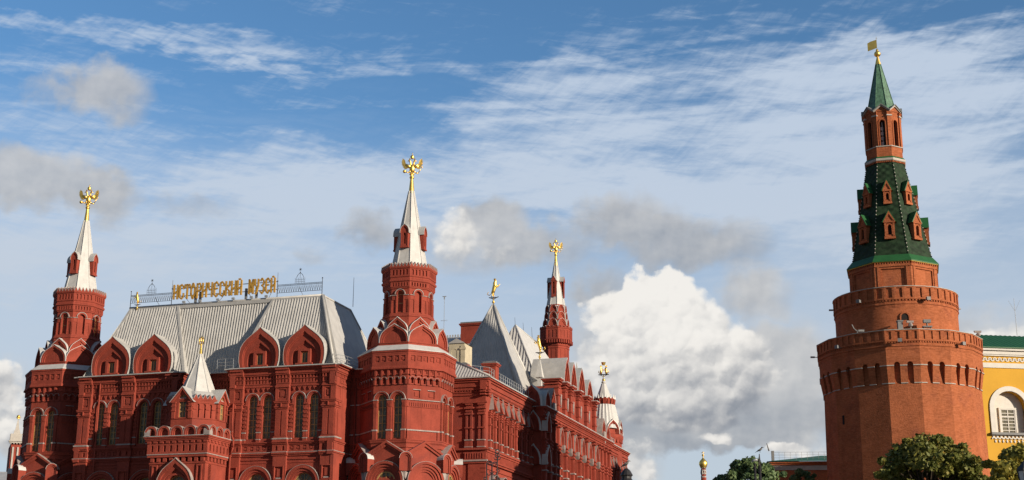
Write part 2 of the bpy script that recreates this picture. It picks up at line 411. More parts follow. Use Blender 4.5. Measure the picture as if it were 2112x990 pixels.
def corrug(mb, A, B, C, D, pitch=.25, amp=.05, m=0, side=1):
    """ribbed sheet over the trapezoid A,B (eave) D,C (ridge), ribs square to the eave"""
    A, B, C, D = map(Vector, (A, B, C, D))
    e = (B-A); L = e.length; e.normalize()
    nrm = e.cross(D-A).normalized()*side; up = nrm.cross(e)*side
    if up.dot(D-A) < 0: up = -up
    def top(s):
        d = (D-A); c = (C-A); H = d.dot(up); sd, sc_ = d.dot(e), c.dot(e)
        if s < sd: return H*s/sd if sd > 1e-6 else H
        if s > sc_: return H*max(0, L-s)/max(L-sc_, 1e-6)
        return H
    d = D-A; c = C-A
    s = min(0, d.dot(e)); e1 = max(L, c.dot(e)); n = max(2, int((e1-s)/pitch))*2
    pr = None
    for i in range(n+1):
        q = s+(e1-s)*i/n
        if q < 0 or q > L: # beyond the eave: starts on the hip
            if q < 0: t0 = d.dot(up)*q/d.dot(e)
            else: t0 = d.dot(up)*(q-L)/(c.dot(e)-L)
        else: t0 = 0
        p0 = A+e*q+up*t0+nrm*(amp if i % 2 else 0); p1 = A+e*q+up*max(top(q), t0)+nrm*(amp if i % 2 else 0)
        if pr: mb.quad(pr[0], p0, p1, pr[1], m)
        pr = (p0, p1)
def strip(mb, p0, p1, r, m=0): mb.tube(p0, p1, r, r, m, 5)
# ------------------------------------------------------------------ ground
g = MB(); N_ = 24
g.add([(-3000, -3000, 0), (3000, -3000, 0), (3000, 3000, 0), (-3000, 3000, 0)], [(0, 1, 2, 3)])
ASPH = mat('asphalt', (.055, .055, .055), .9, var=.2, scale=.2); GRASS = mat('lawn', (.05, .09, .03), .95, var=.3, scale=.8)
PAVE = mat('granite_paving', (.22, .21, .20), .8, var=.15, scale=.6)
tag(g.build('ground', [ASPH]), kind='structure')
p = MB(); p.box(-75, 75, 30, 124, -.1, .12); tag(p.build('plaza', [PAVE]), kind='structure')
p = MB(); p.box(24, 60, 70, 118, .124, .18); tag(p.build('lawn', [GRASS]), kind='structure')
# ------------------------------------------------------------------ the red brick museum
PSI = radians(72.87)
MX, MY = 140*sin(-.0754), 140*cos(-.0754)
mus = empty('museum', (MX, MY, 0), PSI-pi/2, 'long dark red brick museum with grey ribbed metal roofs, ogee gables and white spired towers', 'museum')
FRO = Fr((0, -1)); SID = Fr((1, 0))
# ---- spired octagonal corner tower -----------------------------------------
A8 = cos(pi/8)
def gold_eagle(parent, z0=0.0, s=1.0):
    """double-headed eagle with spread wings, crown, orb and sceptre; faces -Y"""
    mb = MB()
    mb.lathe((0, 0), [(.30*s, z0-.15), (.27*s, z0), (.15*s, z0+1.35*s), (.13*s, z0+1.45*s)], 10, m=0, smooth=True)
    zz = z0+1.5*s
    mb.ball((0, 0, zz), .23*s, .23*s, .17*s); mb.lathe((0, 0), [(.17*s, zz+.1*s), (.13*s, zz+.32*s)], 8)
    b = zz+.30*s
    mb.ball((0, -.02, b+.62*s), .27*s, .20*s, .42*s)              # body
    for k in range(-2, 3): mb.tube((0, 0, b+.35*s), (k*.11*s, 0, b+.0*s-.02*abs(k)), .09*s, .05*s)   # tail
    for q in (-1, 1):
        mb.spine([((q*.07*s, 0, b+.9*s), .11*s, .11*s), ((q*.17*s, 0, b+1.12*s), .09*s, .09*s), ((q*.18*s, -.02*s, b+1.32*s), .08*s, .08*s), ((q*.25*s, -.04*s, b+1.42*s), .10*s, .10*s), ((q*.36*s, -.05*s, b+1.40*s), .05*s, .05*s), ((q*.44*s, -.05*s, b+1.34*s), .015*s, .015*s)])
        mb.lathe((q*.24*s, -.04*s), [(.06*s, b+1.5*s), (.09*s, b+1.6*s), (.02*s, b+1.66*s)], 6)
        sh = Vector((q*.16*s, .02*s, b+.80*s))
        mb.tube(sh, (q*.62*s, .05*s, b+1.02*s), .17*s, .12*s); mb.ball((q*.42*s, .04*s, b+.86*s), .24*s, .07*s, .20*s)
        for k in range(8):                                         # feathers
            t = k/7; a = radians(62-82*t); root = sh.lerp(Vector((q*.58*s, .05*s, b+1.0*s)), 1-t*.85)
            L = (.80-.18*t)*s; tip = root+Vector((q*cos(a)*L, .02*s, sin(a)*L))
            pr = Vector((-q*sin(a), 0, cos(a)))*.115*s; mid = root.lerp(tip, .65); th = Vector((0, .035*s, 0))
            v = [root-th, mid+pr-th, tip-th*.3, mid-pr-th, root+th, mid+pr+th, tip+th*.3, mid-pr+th]
            mb.add(v, [(0, 1, 2, 3), (7, 6, 5, 4), (0, 4, 5, 1), (1, 5, 6, 2), (2, 6, 7, 3), (3, 7, 4, 0)])
        mb.tube((q*.12*s, 0, b+.4*s), (q*.33*s, -.06*s, b+.18*s), .10*s, .07*s)  # leg
    mb.tube((-.33*s, -.06*s, b+.18*s), (-.58*s, -.08*s, b+.26*s), .06*s, .05*s)
    mb.ball((-.72*s, -.08*s, b+.30*s), .17*s, .17*s, .17*s)                 # orb
    mb.tube((.33*s, -.06*s, b+.18*s), (.62*s, -.08*s, b+.10*s), .06*s, .06*s)
    mb.tube((.55*s, -.08*s, b+.05*s), (.98*s, -.08*s, b+.72*s), .05*s, .03*s)  # sceptre
    mb.ball((.98*s, -.08*s, b+.74*s), .06*s, .06*s, .09*s)
    mb.lathe((0, 0), [(.13*s, b+1.62*s), (.21*s, b+1.82*s), (.17*s, b+1.92*s), (.03*s, b+2.02*s)], 8, smooth=True)  # great crown
    mb.tube((0, 0, b+1.98*s), (0, 0, b+2.24*s), .022*s); mb.tube((-.07*s, 0, b+2.14*s), (.07*s, 0, b+2.14*s), .02*s)
    return mb.build('gilded_eagle', [GOLD], parent)
def octo(mb, prof, m=0, c=(0, 0)): mb.lathe(c, prof, 8, pi/8, m, cap=True)
def corner_tower(parent):
    mb = MB(); A = A8
    octo(mb, [(5.25, -1), (5.25, 15.4), (4.62, 17.4), (4.62, 18.7)])                       # lower stage
    octo(mb, [(4.75, 18.6), (4.78, 18.94), (4.93, 19.1), (4.93, 19.24), (4.99, 19.27), (4.99, 19.37), (4.5, 19.42)])
    octo(mb, [(4.60, 24.6), (4.60, 24.74)])
    octo(mb, [(4.72, 25.68), (4.80, 25.72), (4.80, 25.8)]); octo(mb, [(4.86, 26.18), (5.04, 26.25), (5.04, 26.40), (4.96, 26.52), (4.96, 26.58), (4.90, 26.62)])
    octo(mb, [(4.90, 27.72), (4.94, 27.76), (4.94, 27.90), (5.02, 27.94), (5.02, 28.10), (4.9, 28.12)])
    octo(mb, [(4.06, 28.6), (4.06, 28.96), (4.14, 28.98), (4.14, 29.06), (3.2, 29.1), (3.2, 30.0), (2.70, 31.6), (2.69, 31.9), (2.78, 31.96), (2.76, 32.1), (2.64, 32.18), (2.62, 32.34), (2.4, 32.36)])
    octo(mb, [(2.56, 34.86), (2.62, 34.88), (2.66, 35.02)]); octo(mb, [(2.72, 35.52), (2.82, 35.60), (2.83, 35.78), (2.72, 35.84), (2.72, 36.0), (2.79, 36.04), (2.79, 36.10), (2.74, 36.14)])
    octo(mb, [(2.78, 36.86), (2.84, 36.90), (2.90, 37.02), (2.90, 37.12), (1.5, 37.14)])
    octo(mb, [(2.3, 31), (2.3, 37)]); octo(mb, [(4.2, 18), (4.2, 28.8)])
    for k in range(8):
        th = -pi/2+k*pi/4; fr = Fr((cos(th), sin(th)))
        glazed = k % 2 == 0
        # upper lantern stage: arched niches with archivolts
        w = 2*2.52*sin(pi/8); ap = 2.52*A
        wall(mb, fr, -w/2, w/2, 32.34, 34.88, ap, [(0, .62, 32.46, 34.61, 'arch', .28, None)])
        arch_band(mb, fr, 0, 34.26, .36, .50, ap-.02, ap+.10, None, 0)
        arch_band(mb, fr, 0, 34.26, .50, .57, ap-.02, ap+.15, None, 1)
        for q in (-1, 1):
            fbox(mb, fr, q*.66-.26, q*.66+.26, 34.14, 34.20, ap-.02, ap+.13, 1)
            fbox(mb, fr, q*.66-.22, q*.66+.22, 33.7, 34.139, ap-.02, ap+.05)
            fbox(mb, fr, q*.40-.05, q*.40+.05, 32.36, 34.139, ap-.02, ap+.09)
            fbox(mb, fr, q*.90-.07, q*.90+.05, 32.36, 33.69, ap-.02, ap+.06)
        # dentils
        w = 2*2.70*sin(pi/8); ap = 2.70*A
        wall(mb, fr, -w/2, w/2, 35.02, 35.54, ap, [((i-2.5)*.30, .13, 35.08, 35.44, 'rect', .14, None) for i in range(6)])
        w = 2*2.77*sin(pi/8); ap = 2.77*A
        wall(mb, fr, -w/2, w/2, 36.12, 36.88, ap, [((i-2)*.37, .20, 36.22, 36.78, 'rect', .12, None) for i in range(5)])
        ap = 2.90*A; w = 2*2.9*sin(pi/8)
        for i in range(6):                                  # pointed cresting
            c = (i-2.5)*w/6; h = w/12
            fprism(mb, fr, [(c-h, 37.12), (c+h, 37.12), (c, 37.52)], ap-.12, ap)
            fband(mb, fr, [(c-h-.02, 37.10), (c, 37.58), (c+h+.02, 37.10)], [(c-h+.03, 37.12), (c, 37.50), (c+h-.03, 37.12)], ap-.40, ap+.012, 2, 2)
        # tiers of ogee kokoshniks
        gable(mb, fr, 0, 29.75, 2.35, 2.05, 3.02, 2.3, OG, 2, 0, 3, .035, .13, .12)
        gable(mb, fr, 0, 29.06, 3.02, 1.88, 3.78, 2.7, OG, 2, 0, 3, .035, .12, .12)
        # coffers
        w = 2*4.92*sin(pi/8); ap = 4.92*A
        wall(mb, fr, -w/2, w/2, 26.6, 27.74, ap, [((i-2)*.68, .46, 26.98, 27.56, 'rect', .09, None) for i in range(5)])
        for i in range(5): fprism(mb, fr, [((i-2)*.68-.14, 27.13), ((i-2)*.68+.14, 27.13), ((i-2)*.68+.14, 27.41), ((i-2)*.68-.14, 27.41)], ap-.1, ap-.04)
        # corbel table
        w = 2*4.68*sin(pi/8); ap = 4.68*A
        wall(mb, fr, -w/2, w/2, 24.72, 25.7, ap, [((i-2)*.66, .30, 24.86, 25.40, 'arch', .22, None) for i in range(5)])
        for i in range(5):
            arch_band(mb, fr, (i-2)*.66, 25.25, .18, .27, ap-.02, ap+.11, None, 0); arch_band(mb, fr, (i-2)*.66, 25.25, .27, .29, ap-.02, ap+.14, None, 1, n=6)
        for i in range(6): fbox(mb, fr, (i-2.5)*.66-.09, (i-2.5)*.66+.09, 24.74, 25.22, ap-.02, ap+.09)
        w = 2*4.82*sin(pi/8); ap = 4.82*A
        wall(mb, fr, -w/2, w/2, 25.78, 26.2, ap-.02, [((i-2)*.66+.1, .30, 25.84, 26.12, 'rect', .10, None) for i in range(5)])
        for i in range(5): fbox(mb, fr, (i-2)*.66-.30, (i-2)*.66-.10, 25.62, 26.2, ap-.04, ap+.07)
        # main stage
        w = 2*4.64*sin(pi/8); ap = 4.64*A
        if glazed:
            wall(mb, fr, -w/2, w/2, 19.38, 24.62, ap, [(q*.83, .90, 19.5, 23.74, 'arch', .30, None) for q in (-1, 1)])
            for q in (-1, 1):
                arch_band(mb, fr, q*.83, 23.28, .47, .66, ap-.02, ap+.10); arch_band(mb, fr, q*.83, 23.28, .66, .79, ap-.02, ap+.19); arch_band(mb, fr, q*.83, 23.28, .79, .82, ap-.02, ap+.22, None, 1)
            for c, hw in ((-1.49, .22), (0, .26), (1.49, .22)):
                fbox(mb, fr, c-hw, c+hw, 19.4, 20.22, ap-.02, ap+.20); fbox(mb, fr, c-hw-.03, c+hw+.03, 20.22, 20.36, ap-.02, ap+.24, 2)
                fbox(mb, fr, c-hw+.05, c+hw-.05, 20.36, 22.55, ap-.02, ap+.14); fbox(mb, fr, c-hw, c+hw, 22.55, 23.2, ap-.02, ap+.17)
                for j in (-1, 0, 1): fbox(mb, fr, c+j*.11-.03, c+j*.11+.03, 22.62, 22.95, ap+.16, ap+.20)
                fbox(mb, fr, c-hw-.03, c+hw+.03, 23.2, 23.28, ap-.02, ap+.23, 1)
        else:
            wall(mb, fr, -w/2, w/2, 19.38, 24.62, ap, [(q*.78, .72, 23.46, 24.20, 'rect', .10, None) for q in (-1, 1)])
            for q in (-1, 1):
                fbox(mb, fr, q*.78-.2, q*.78+.2, 23.62, 24.02, ap-.1, ap-.04); fbox(mb, fr, q*.78-.42, q*.78+.42, 24.22, 24.28, ap-.02, ap+.07, 1)
            fbox(mb, fr, -w/2+.05, w/2-.05, 20.22, 20.34, ap-.02, ap+.10, 2); fbox(mb, fr, -w/2+.05, w/2-.05, 23.2, 23.28, ap-.02, ap+.13, 1)
            for i in range(14): fbox(mb, fr, -1.5+i*.23-.03, -1.5+i*.23+.03, 22.62, 22.95, ap-.02, ap+.06)
            fbox(mb, fr, -w/2+.05, w/2-.05, 22.52, 22.6, ap-.02, ap+.07)
            for q in (-1, 1): fbox(mb, fr, q*1.62-.13, q*1.62+.13, 19.4, 20.21, ap-.02, ap+.10)
        # pedimented ring of big arches
        W_ = 2*5.45*sin(pi/8); ap = 5.45*A; h = W_/2
        fprism(mb, fr, [(-h, 16.3), (h, 16.3), (h, 17.75), (0, 19.02), (-h, 17.75)], 4.2, ap-.30)
        fband(mb, fr, [(-h, 17.95), (0, 19.22), (h, 17.95)], [(-h, 17.72), (0, 18.99), (h, 17.72)], 4.2, ap, 0, 2)
        fband(mb, fr, [(-h, 17.71), (0, 18.97), (h, 17.71)], [(-h, 17.45), (0, 18.71), (h, 17.45)], 4.4, ap-.12, 0)
        zc = 15.3
        arch_band(mb, fr, 0, zc, 1.68, 1.92, 4.4, ap+.22, 8.0, 0, None, 16); arch_band(mb, fr, 0, zc, 1.92, 1.95, 4.2, ap+.235, 8.0, 2, 2, 16)
        arch_band(mb, fr, 0, zc, 1.42, 1.67, 4.4, ap+.08, 8.0, 0, None, 16); arch_band(mb, fr, 0, zc, 1.18, 1.41, 4.4, ap-.06, 8.0, 0, None, 16)
        arch_band(mb, fr, 0, zc, .98, 1.17, 4.4, ap-.18, 8.0, 0, None, 16)
        bk = [(-1.0, 8.0)]+arcpts(0, zc, 1.0, 14)+[(1.0, 8.0)]
        fprism(mb, fr, bk, 4.3, ap-.32)
        fbox(mb, fr, -.42, .42, 14.1, 15.2, ap-.34, ap-.22); fbox(mb, fr, -.16, .16, 14.45, 14.9, ap-.22, ap-.16, 2)
        for q in (-1, 1): fprism(mb, fr, [(q*h, 15.5), (q*h, 16.34), (q*(h-.62), 16.34)] if q > 0 else [(-h, 15.5), (-h+.62, 16.34), (-h, 16.34)], 4.4, ap+.02, 2)
        fbox(mb, fr, -h, h, 8, 8.5, 4.4, ap)
        # little barrel-vaulted piers on the corners
        tv = th+pi/8; f2 = Fr((cos(tv), sin(tv)))
        oo = [(-.60, 16.25)]+arcpts(0, 17.45, .60, 10)+[(.60, 16.25)]
        fband(mb, f2, arcpts(0, 17.45, .625, 10), arcpts(0, 17.45, .60, 10), 4.6, 5.755, 3, 3)
        fband(mb, f2, oo, [(a*.76, 16.25 if z < 17 else 17.45+(z-17.45)*.76) for a, z in oo], 4.6, 5.74)
        fband(mb, f2, [(a*.76, 16.25 if z < 17 else 17.45+(z-17.45)*.76) for a, z in oo], [(a*.5, 16.25 if z < 17 else 17.45+(z-17.45)*.5) for a, z in oo], 4.6, 5.64)
        fprism(mb, f2, [(a*.52, 16.25 if z < 17 else 17.45+(z-17.45)*.52) for a, z in oo], 4.6, 5.54)
    # sloping white lead apron
    octo(mb, [(5.06, 28.11), (5.06, 28.16), (4.15, 28.80), (4.0, 28.82)], 3)
    t = mb.build('corner_tower', [RED, TRIM, TRIM, WMETAL], parent)
    for k in range(8):
        th = -pi/2+k*pi/4; fr = Fr((cos(th), sin(th)))
        if k % 2 == 0:
            for q in (-1, 1): window(t, fr, q*.83, .90, 19.5, 23.74, 4.64*A-.26, 'arch', 1, 5, fw=.08)
            window(t, fr, 0, .60, 32.47, 34.58, 2.52*A-.24, 'arch', 0, 2, fw=.05)
            bk = MB(); P = [(-.97, 12.0)]+arcpts(0, 15.3, .97, 12)+[(.97, 12.0)]
            bk.add([fr.P(a, z, 5.45*A-.30) for a, z in P], [tuple(range(len(P)))], 0)
            fband(bk, fr, P, [(a*.88, 12 if z < 12.5 else 15.3+(z-15.3)*.88) for a, z in P], 5.45*A-.30, 5.45*A-.22, 1)
            for i in (-1, 0, 1): fbox(bk, fr, i*.42-.03, i*.42+.03, 12, 15.3+sqrt(max(0, .9-(i*.42)**2))-.08, 5.45*A-.295, 5.45*A-.25, 1)
            for zz in (13.2, 14.3, 15.3): fbox(bk, fr, -.92, .92, zz-.03, zz+.03, 5.45*A-.296, 5.45*A-.26, 1)
            bk.build('round_window', [GLASS, WOOD], t)
    # spire
    sp = MB()
    sp.lathe((0, 0), [(1.95, 37.1), (1.84, 37.35), (.29, 45.85)], 8, pi/8)
    for k in range(8):
        a = pi/8+k*pi/4
        sp.tube((1.85*cos(a), 1.85*sin(a), 37.3), (.30*cos(a), .30*sin(a), 45.85), .06, .04, 0, 5)
    s_ = sp.build('spire', [WMETAL], t)
    dm = MB(); fr = FRO
    wall(dm, fr, -.40, .40, 39.45, 41.0, 1.62, [(0, .26, 39.75, 40.95, 'arch', .25, 2)])
    fbox(dm, fr, -.46, .46, 39.35, 39.5, .8, 1.70); fbox(dm, fr, -.40, -.30, 39.5, 41, .8, 1.66); fbox(dm, fr, .30, .40, 39.5, 41, .8, 1.66)
    fbox(dm, fr, -.12, -.06, 39.75, 40.7, 1.45, 1.6)
    gable(dm, fr, 0, 40.9, .92, .95, 1.68, .6, OG, 1, 0, 1, .05, .2, .08)
    fbox(dm, fr, -.39, .39, 39.5, 40.95, .8, 1.36)
    d0 = dm.build('spire_dormer', [RED, METAL, DARK], t)
    for k in range(1, 4): copy_tree(d0, t, (0, 0, 0), k*pi/2)
    gold_eagle(t, 45.75, 1.08).rotation_euler.z = radians(17)
    return t
t1 = corner_tower(mus)
t2 = copy_tree(t1, mus, (-39.1, 0, 0))
for c in (t1, t2): pass
t1['label'] = 'octagonal corner tower in the middle of the picture'; t2['label'] = 'octagonal corner tower at the left end of the front'
# ---- front pavilions --------------------------------------------------------
def pilaster(mb, fr, c, hw, d):
    fbox(mb, fr, c-hw-.12, c+hw+.12, 19.30, 19.56, d-.5, d+.16); fbox(mb, fr, c-hw-.14, c+hw+.14, 19.562, 19.70, d-.5, d+.20, 2); fbox(mb, fr, c-hw-.06, c+hw+.06, 19.70, 19.86, d-.5, d+.10)
    fbox(mb, fr, c-hw, c+hw, 19.86, 22.58, d-.5, d-.03)
    for q in (-1, 1): fbox(mb, fr, c+q*(hw*.52)-hw*.40, c+q*(hw*.52)+hw*.40, 19.9, 22.4, d-.03, d+.04)
    for z0, z1, e in ((22.58, 22.72, .05), (22.72, 22.86, .12), (22.86, 23.14, .04), (23.14, 23.28, .13), (23.28, 23.36, .18)): fbox(mb, fr, c-hw-e, c+hw+e, z0, z1, d-.5, d+e)
    fbox(mb, fr, c-.05, c+.05, 22.74, 23.12, d+.05, d+.2)
    wall(mb, fr, c-hw, c+hw, 23.36, 24.82, d, [(c, .80, 23.62, 24.52, 'rect', .10, None)])
    fbox(mb, fr, c-.24, c+.24, 23.8, 24.34, d-.1, d-.04)
    for q in (-1, 1): fbox(mb, fr, c+q*hw-.08, c+q*hw+.08, 23.36, 24.81, d-.5, d+.03)
    fbox(mb, fr, c-hw-.1, c+hw+.1, 24.70, 24.86, d-.5, d+.12)
def cornice(mb, fr, s0, s1, d, pil):
    """corbelled entablature from z 24.8 to 26.8"""
    def run(a, b, e):
        fbox(mb, fr, a, b, 24.84, 24.98, d-.5, d+e+.12); fbox(mb, fr, a, b, 24.98, 25.12, d-.5, d+e+.05)
        n = max(2, int((b-a)/.34)); st = (b-a)/n
        ops = [(a+st*(i+.5), st*.40, 25.20, 25.52, 'rect', .14, None) for i in range(n)]
        wall(mb, fr, a, b, 25.12, 25.60, d+e+.10, ops)
        ops = [(a+st*(i+.5), st*.55, 25.66, 25.92, 'rect', .16, None) for i in range(n)]
        wall(mb, fr, a, b, 25.60, 25.96, d+e+.18, ops)
        fbox(mb, fr, a, b, 25.595, 25.605, d-.5, d+e+.182)
        for z0, z1, ee in ((25.96, 26.10, .26), (26.10, 26.30, .34), (26.30, 26.44, .30), (26.44, 26.62, .44)): fbox(mb, fr, a, b, z0, z1, d-.5, d+e+ee)
        for q, (x_) in ((0, a), (1, b)): fbox(mb, fr, x_-.005, x_+.005, 25.12, 25.96, d-.5, d+e+.10)
    cur = s0
    for c, hw in pil:
        a, b = max(s0, c-hw-.08), min(s1, c+hw+.08)
        if a > cur: run(cur, a, 0)
        run(a, b, .24); cur = b
    if cur < s1: run(cur, s1, 0)
    fbox(mb, fr, s0, s1, 26.62, 26.70, d-.5, d+.72); fbox(mb, fr, s0-.05, s1+.05, 26.70, 26.80, d-1.0, d+.80, 1)
def sillband(mb, fr, s0, s1, d, pil, bays):
    def run(a, b, e, kind):
        fbox(mb, fr, a, b, 19.26, 19.38, d-.5, d+e+.26); fbox(mb, fr, a, b, 19.12, 19.26, d-.5, d+e+.16)
        if kind: ops = [(a+(b-a)*(i+.5)/2*.9+(b-a)*.05, .26, 18.50, 19.02, 'point', .16, None) for i in range(2)]
        else:
            n = max(3, int((b-a)/.62)); ops = [(a+(b-a)*(i+.5)/n, .40, 18.56, 18.98, 'rect', .08, None) for i in range(n)]
        wall(mb, fr, a, b, 18.36, 19.12, d+e+.06, ops)
        if not kind:
            for o in ops: fbox(mb, fr, o[0]-.11, o[0]+.11, 18.66, 18.88, d+e-.05, d+e+.05)
        for x_ in (a, b): fbox(mb, fr, x_-.004, x_+.004, 18.36, 19.12, d-.5, d+e+.06)
        fbox(mb, fr, a, b, 18.30, 18.36, d-.5, d+e+.24, 2); fbox(mb, fr, a, b, 18.14, 18.30, d-.5, d+e+.22); fbox(mb, fr, a, b, 17.98, 18.14, d-.5, d+e+.12)
    cur = s0
    for c, hw in pil:
        a, b = max(s0, c-hw-.16), min(s1, c+hw+.16)
        if a > cur: run(cur, a, 0, 0)
        run(a, b, .26, 1); cur = b
    if cur < s1: run(cur, s1, 0, 0)
def pavilion(parent, x0, x1):
    """x0 left edge, x1 right edge; three pilasters, two bays of paired windows"""
    mb = MB(); fr = FRO; D = 5.50
    xs = [x0+.68, (x0+x1)/2, x1-.68]; pil = [(c, .66) for c in xs]
    ops = []
    for i in (0, 1):
        c = (xs[i]+xs[i+1])/2
        for q in (-1, 1): ops.append((c+q*.80, .92, 19.72, 24.0, 'arch', .40, None))
    wall(mb, fr, x0, x1, 19.3, 24.9, D, ops)
    fbox(mb, fr, x0+.02, x1-.02, 24.6, 26.6, D-3.2, D-.06)
    for c, w, *_ in ops:
        arch_band(mb, fr, c, 23.54, .48, .60, D-.02, D+.07, 19.72); arch_band(mb, fr, c, 23.54, .60, .74, D-.02, D+.15, 23.1); arch_band(mb, fr, c, 23.54, .74, .765, D-.02, D+.17, None, 1)
    for i in (0, 1):
        c = (xs[i]+xs[i+1])/2
        for cc in (c-1.60, c, c+1.60):                        # banded colonnettes
            hw = .21 if cc == c else .18
            fbox(mb, fr, cc-hw, cc+hw, 19.4, 20.30, D-.02, D+.15); fbox(mb, fr, cc-hw-.03, cc+hw+.03, 20.30, 20.40, D-.02, D+.19, 2); fbox(mb, fr, cc-hw-.02, cc+hw+.02, 19.62, 19.70, D-.02, D+.19, 2)
            for j in range(6):
                z_ = 20.46+j*.40
                fbox(mb, fr, cc-hw, cc+hw, z_, z_+.20, D-.02, D+.15)
            fbox(mb, fr, cc-hw+.05, cc+hw-.05, 20.40, 23.1, D-.02, D+.07)
            fbox(mb, fr, cc-hw-.03, cc+hw+.03, 23.0, 23.16, D-.02, D+.18)
        for j in range(6):                                       # row of small pendant arches above
            s_ = c+(j-2.5)*.56
            fprism(mb, fr, [(s_-.20, 24.78), (s_, 24.42), (s_+.20, 24.78)], D-.02, D+.13)
        # arches of the storey below
        zc = 15.25
        for ri, ro, e in ((1.48, 1.78, .30), (1.22, 1.47, .18), (1.06, 1.21, .06)): arch_band(mb, fr, c, zc, ri, ro, D-.3, D+e, 9, 0, None, 16)
        arch_band(mb, fr, c, zc, 1.78, 1.81, D-.3, D+.33, None, 2, 2, 16)
    wall(mb, fr, x0, x1, -1, 18.2, D, [((xs[i]+xs[i+1])/2, 2.12, 9.5, 16.31, 'arch', .35, None) for i in (0, 1)])
    for c in xs:
        pilaster(mb, fr, c, .66, D+.34)
        wall(mb, fr, c-.70, c+.70, 9, 18.0, D+.30, [(c, .86, 15.72, 16.92, 'rect', .14, None)])
        fbox(mb, fr, c-.22, c+.22, 15.95, 16.72, D+.15, D+.24); fbox(mb, fr, c-.30, c+.30, 15.73, 15.86, D+.15, D+.28, 2)
        for q in (-1, 1): fbox(mb, fr, c+q*.70-.006, c+q*.70+.006, 9, 18.0, D-.1, D+.30)
        fband(mb, fr, [(c-.52, 15.62), (c+.52, 15.62), (c+.52, 17.02), (c-.52, 17.02), (c-.52, 15.62)], [(c-.43, 15.72), (c+.43, 15.72), (c+.43, 16.92), (c-.43, 16.92), (c-.43, 15.72)], D+.29, D+.36)
        fbox(mb, fr, c-.76, c+.76, -1, 9, D-.1, D+.42)
    for z0, z1, e in ((17.62, 17.74, .10), (17.30, 17.38, .05)): fbox(mb, fr, x0, x1, z0, z1, D-.02, D+e)
    cornice(mb, fr, x0-.03, x1+.03, D, pil); sillband(mb, fr, x0-.03, x1+.03, D, pil, None)
    # returns
    for n, xx in (((1, 0), x1), ((-1, 0), x0)):
        f2 = Fr(n); d2 = xx*n[0]
        sg = 1 if n[0] > 0 else -1
        a, b = (-D, -2.0) if n[0] > 0 else (2.0, D)
        cpil = -D-.34+.66 if n[0] > 0 else D+.34-.66
        wall(mb, f2, a, b, -1, 26.6, d2-.02, [])
        a2, b2 = (-D-.34, -D+.9) if n[0] > 0 else (D-.9, D+.34)
        pilaster(mb, f2, (a2+b2)/2, (b2-a2)/2-.02, d2+.002)
        fbox(mb, f2, a2, b2, -1, 18.0, d2-.3, d2+.05)
        cornice(mb, f2, a2-.2, b, d2-.10, []) if n[0] > 0 else cornice(mb, f2, a, b2+.2, d2-.10, [])
        sillband(mb, f2, a2-.2, b, d2-.1, [], None) if n[0] > 0 else sillband(mb, f2, a, b2+.2, d2-.1, [], None)
    o = mb.build('pavilion', [RED, METAL, TRIM], parent)
    for i in (0, 1):
        c = (xs[i]+xs[i+1])/2
        for q in (-1, 1): window(o, fr, c+q*.80, .92, 19.72, 24.0, D-.34, 'arch', 1, 6, fw=.08)
        w_ = MB(); P = [(c-1.06, 9.5)]+arcpts(c, zc, 1.06, 14)+[(c+1.06, 9.5)]
        w_.add([fr.P(a, z, D-.30) for a, z in P], [tuple(range(len(P)))], 0)
        for k in range(1, 6):
            t = pi*k/6; w_.tube(fr.P(c+.35*cos(t), zc+.35*sin(t), D-.28), fr.P(c+1.04*cos(t), zc+1.04*sin(t), D-.28), .03, .03, 1, 4)
        arch_band(w_, fr, c, zc, .33, .40, D-.3, D-.25, None, 1); arch_band(w_, fr, c, zc, .98, 1.06, D-.3, D-.24, 9.5, 1)
        fbox(w_, fr, c-1.04, c+1.04, zc-.05, zc+.05, D-.295, D-.24, 1)
        for q in (-.35, .35): fbox(w_, fr, c+q-.03, c+q+.03, 9.5, zc, D-.295, D-.25, 1)
        for k in range(3): fbox(w_, fr, c-1.04, c+1.04, 11+k*1.3, 11.06+k*1.3, D-.296, D-.25, 1)
        w_.build('round_window', [GLASS, WOOD], o)
    return o
pvr = pavilion(mus, -16.58, -5.12)
pvl = copy_tree(pvr, mus, (-17.40, 0, 0))
CXP = -19.55
# recessed centre and the links to the towers
mb = MB(); fr = FRO
wall(mb, fr, -22.6, -16.5, -1, 26.6, 3.9, [(-21.2, .8, 20.2, 23.6, 'arch', .3, None), (-17.9, .8, 20.2, 23.6, 'arch', .3, None)])
cornice(mb, fr, -22.5, -16.6, 3.9, []); sillband(mb, fr, -22.5, -16.6, 3.9, [], None)
for a, b in ((-5.2, -2.5), (-36.6, -33.9)):
    wall(mb, fr, a, b, -1, 26.6, 2.0, []); cornice(mb, fr, a, b, 2.0, []); sillband(mb, fr, a, b, 2.0, [], None)
    fbox(mb, fr, a, b, 20.22, 20.34, 1.9, 2.08, 2); fbox(mb, fr, a, b, 23.2, 23.28, 1.9, 2.1, 1)
cw = mb.build('front_wall', [RED, METAL, TRIM], mus)
for c in (-21.2, -17.9): window(cw, fr, c, .8, 20.2, 23.6, 3.65, 'arch', 1, 5)
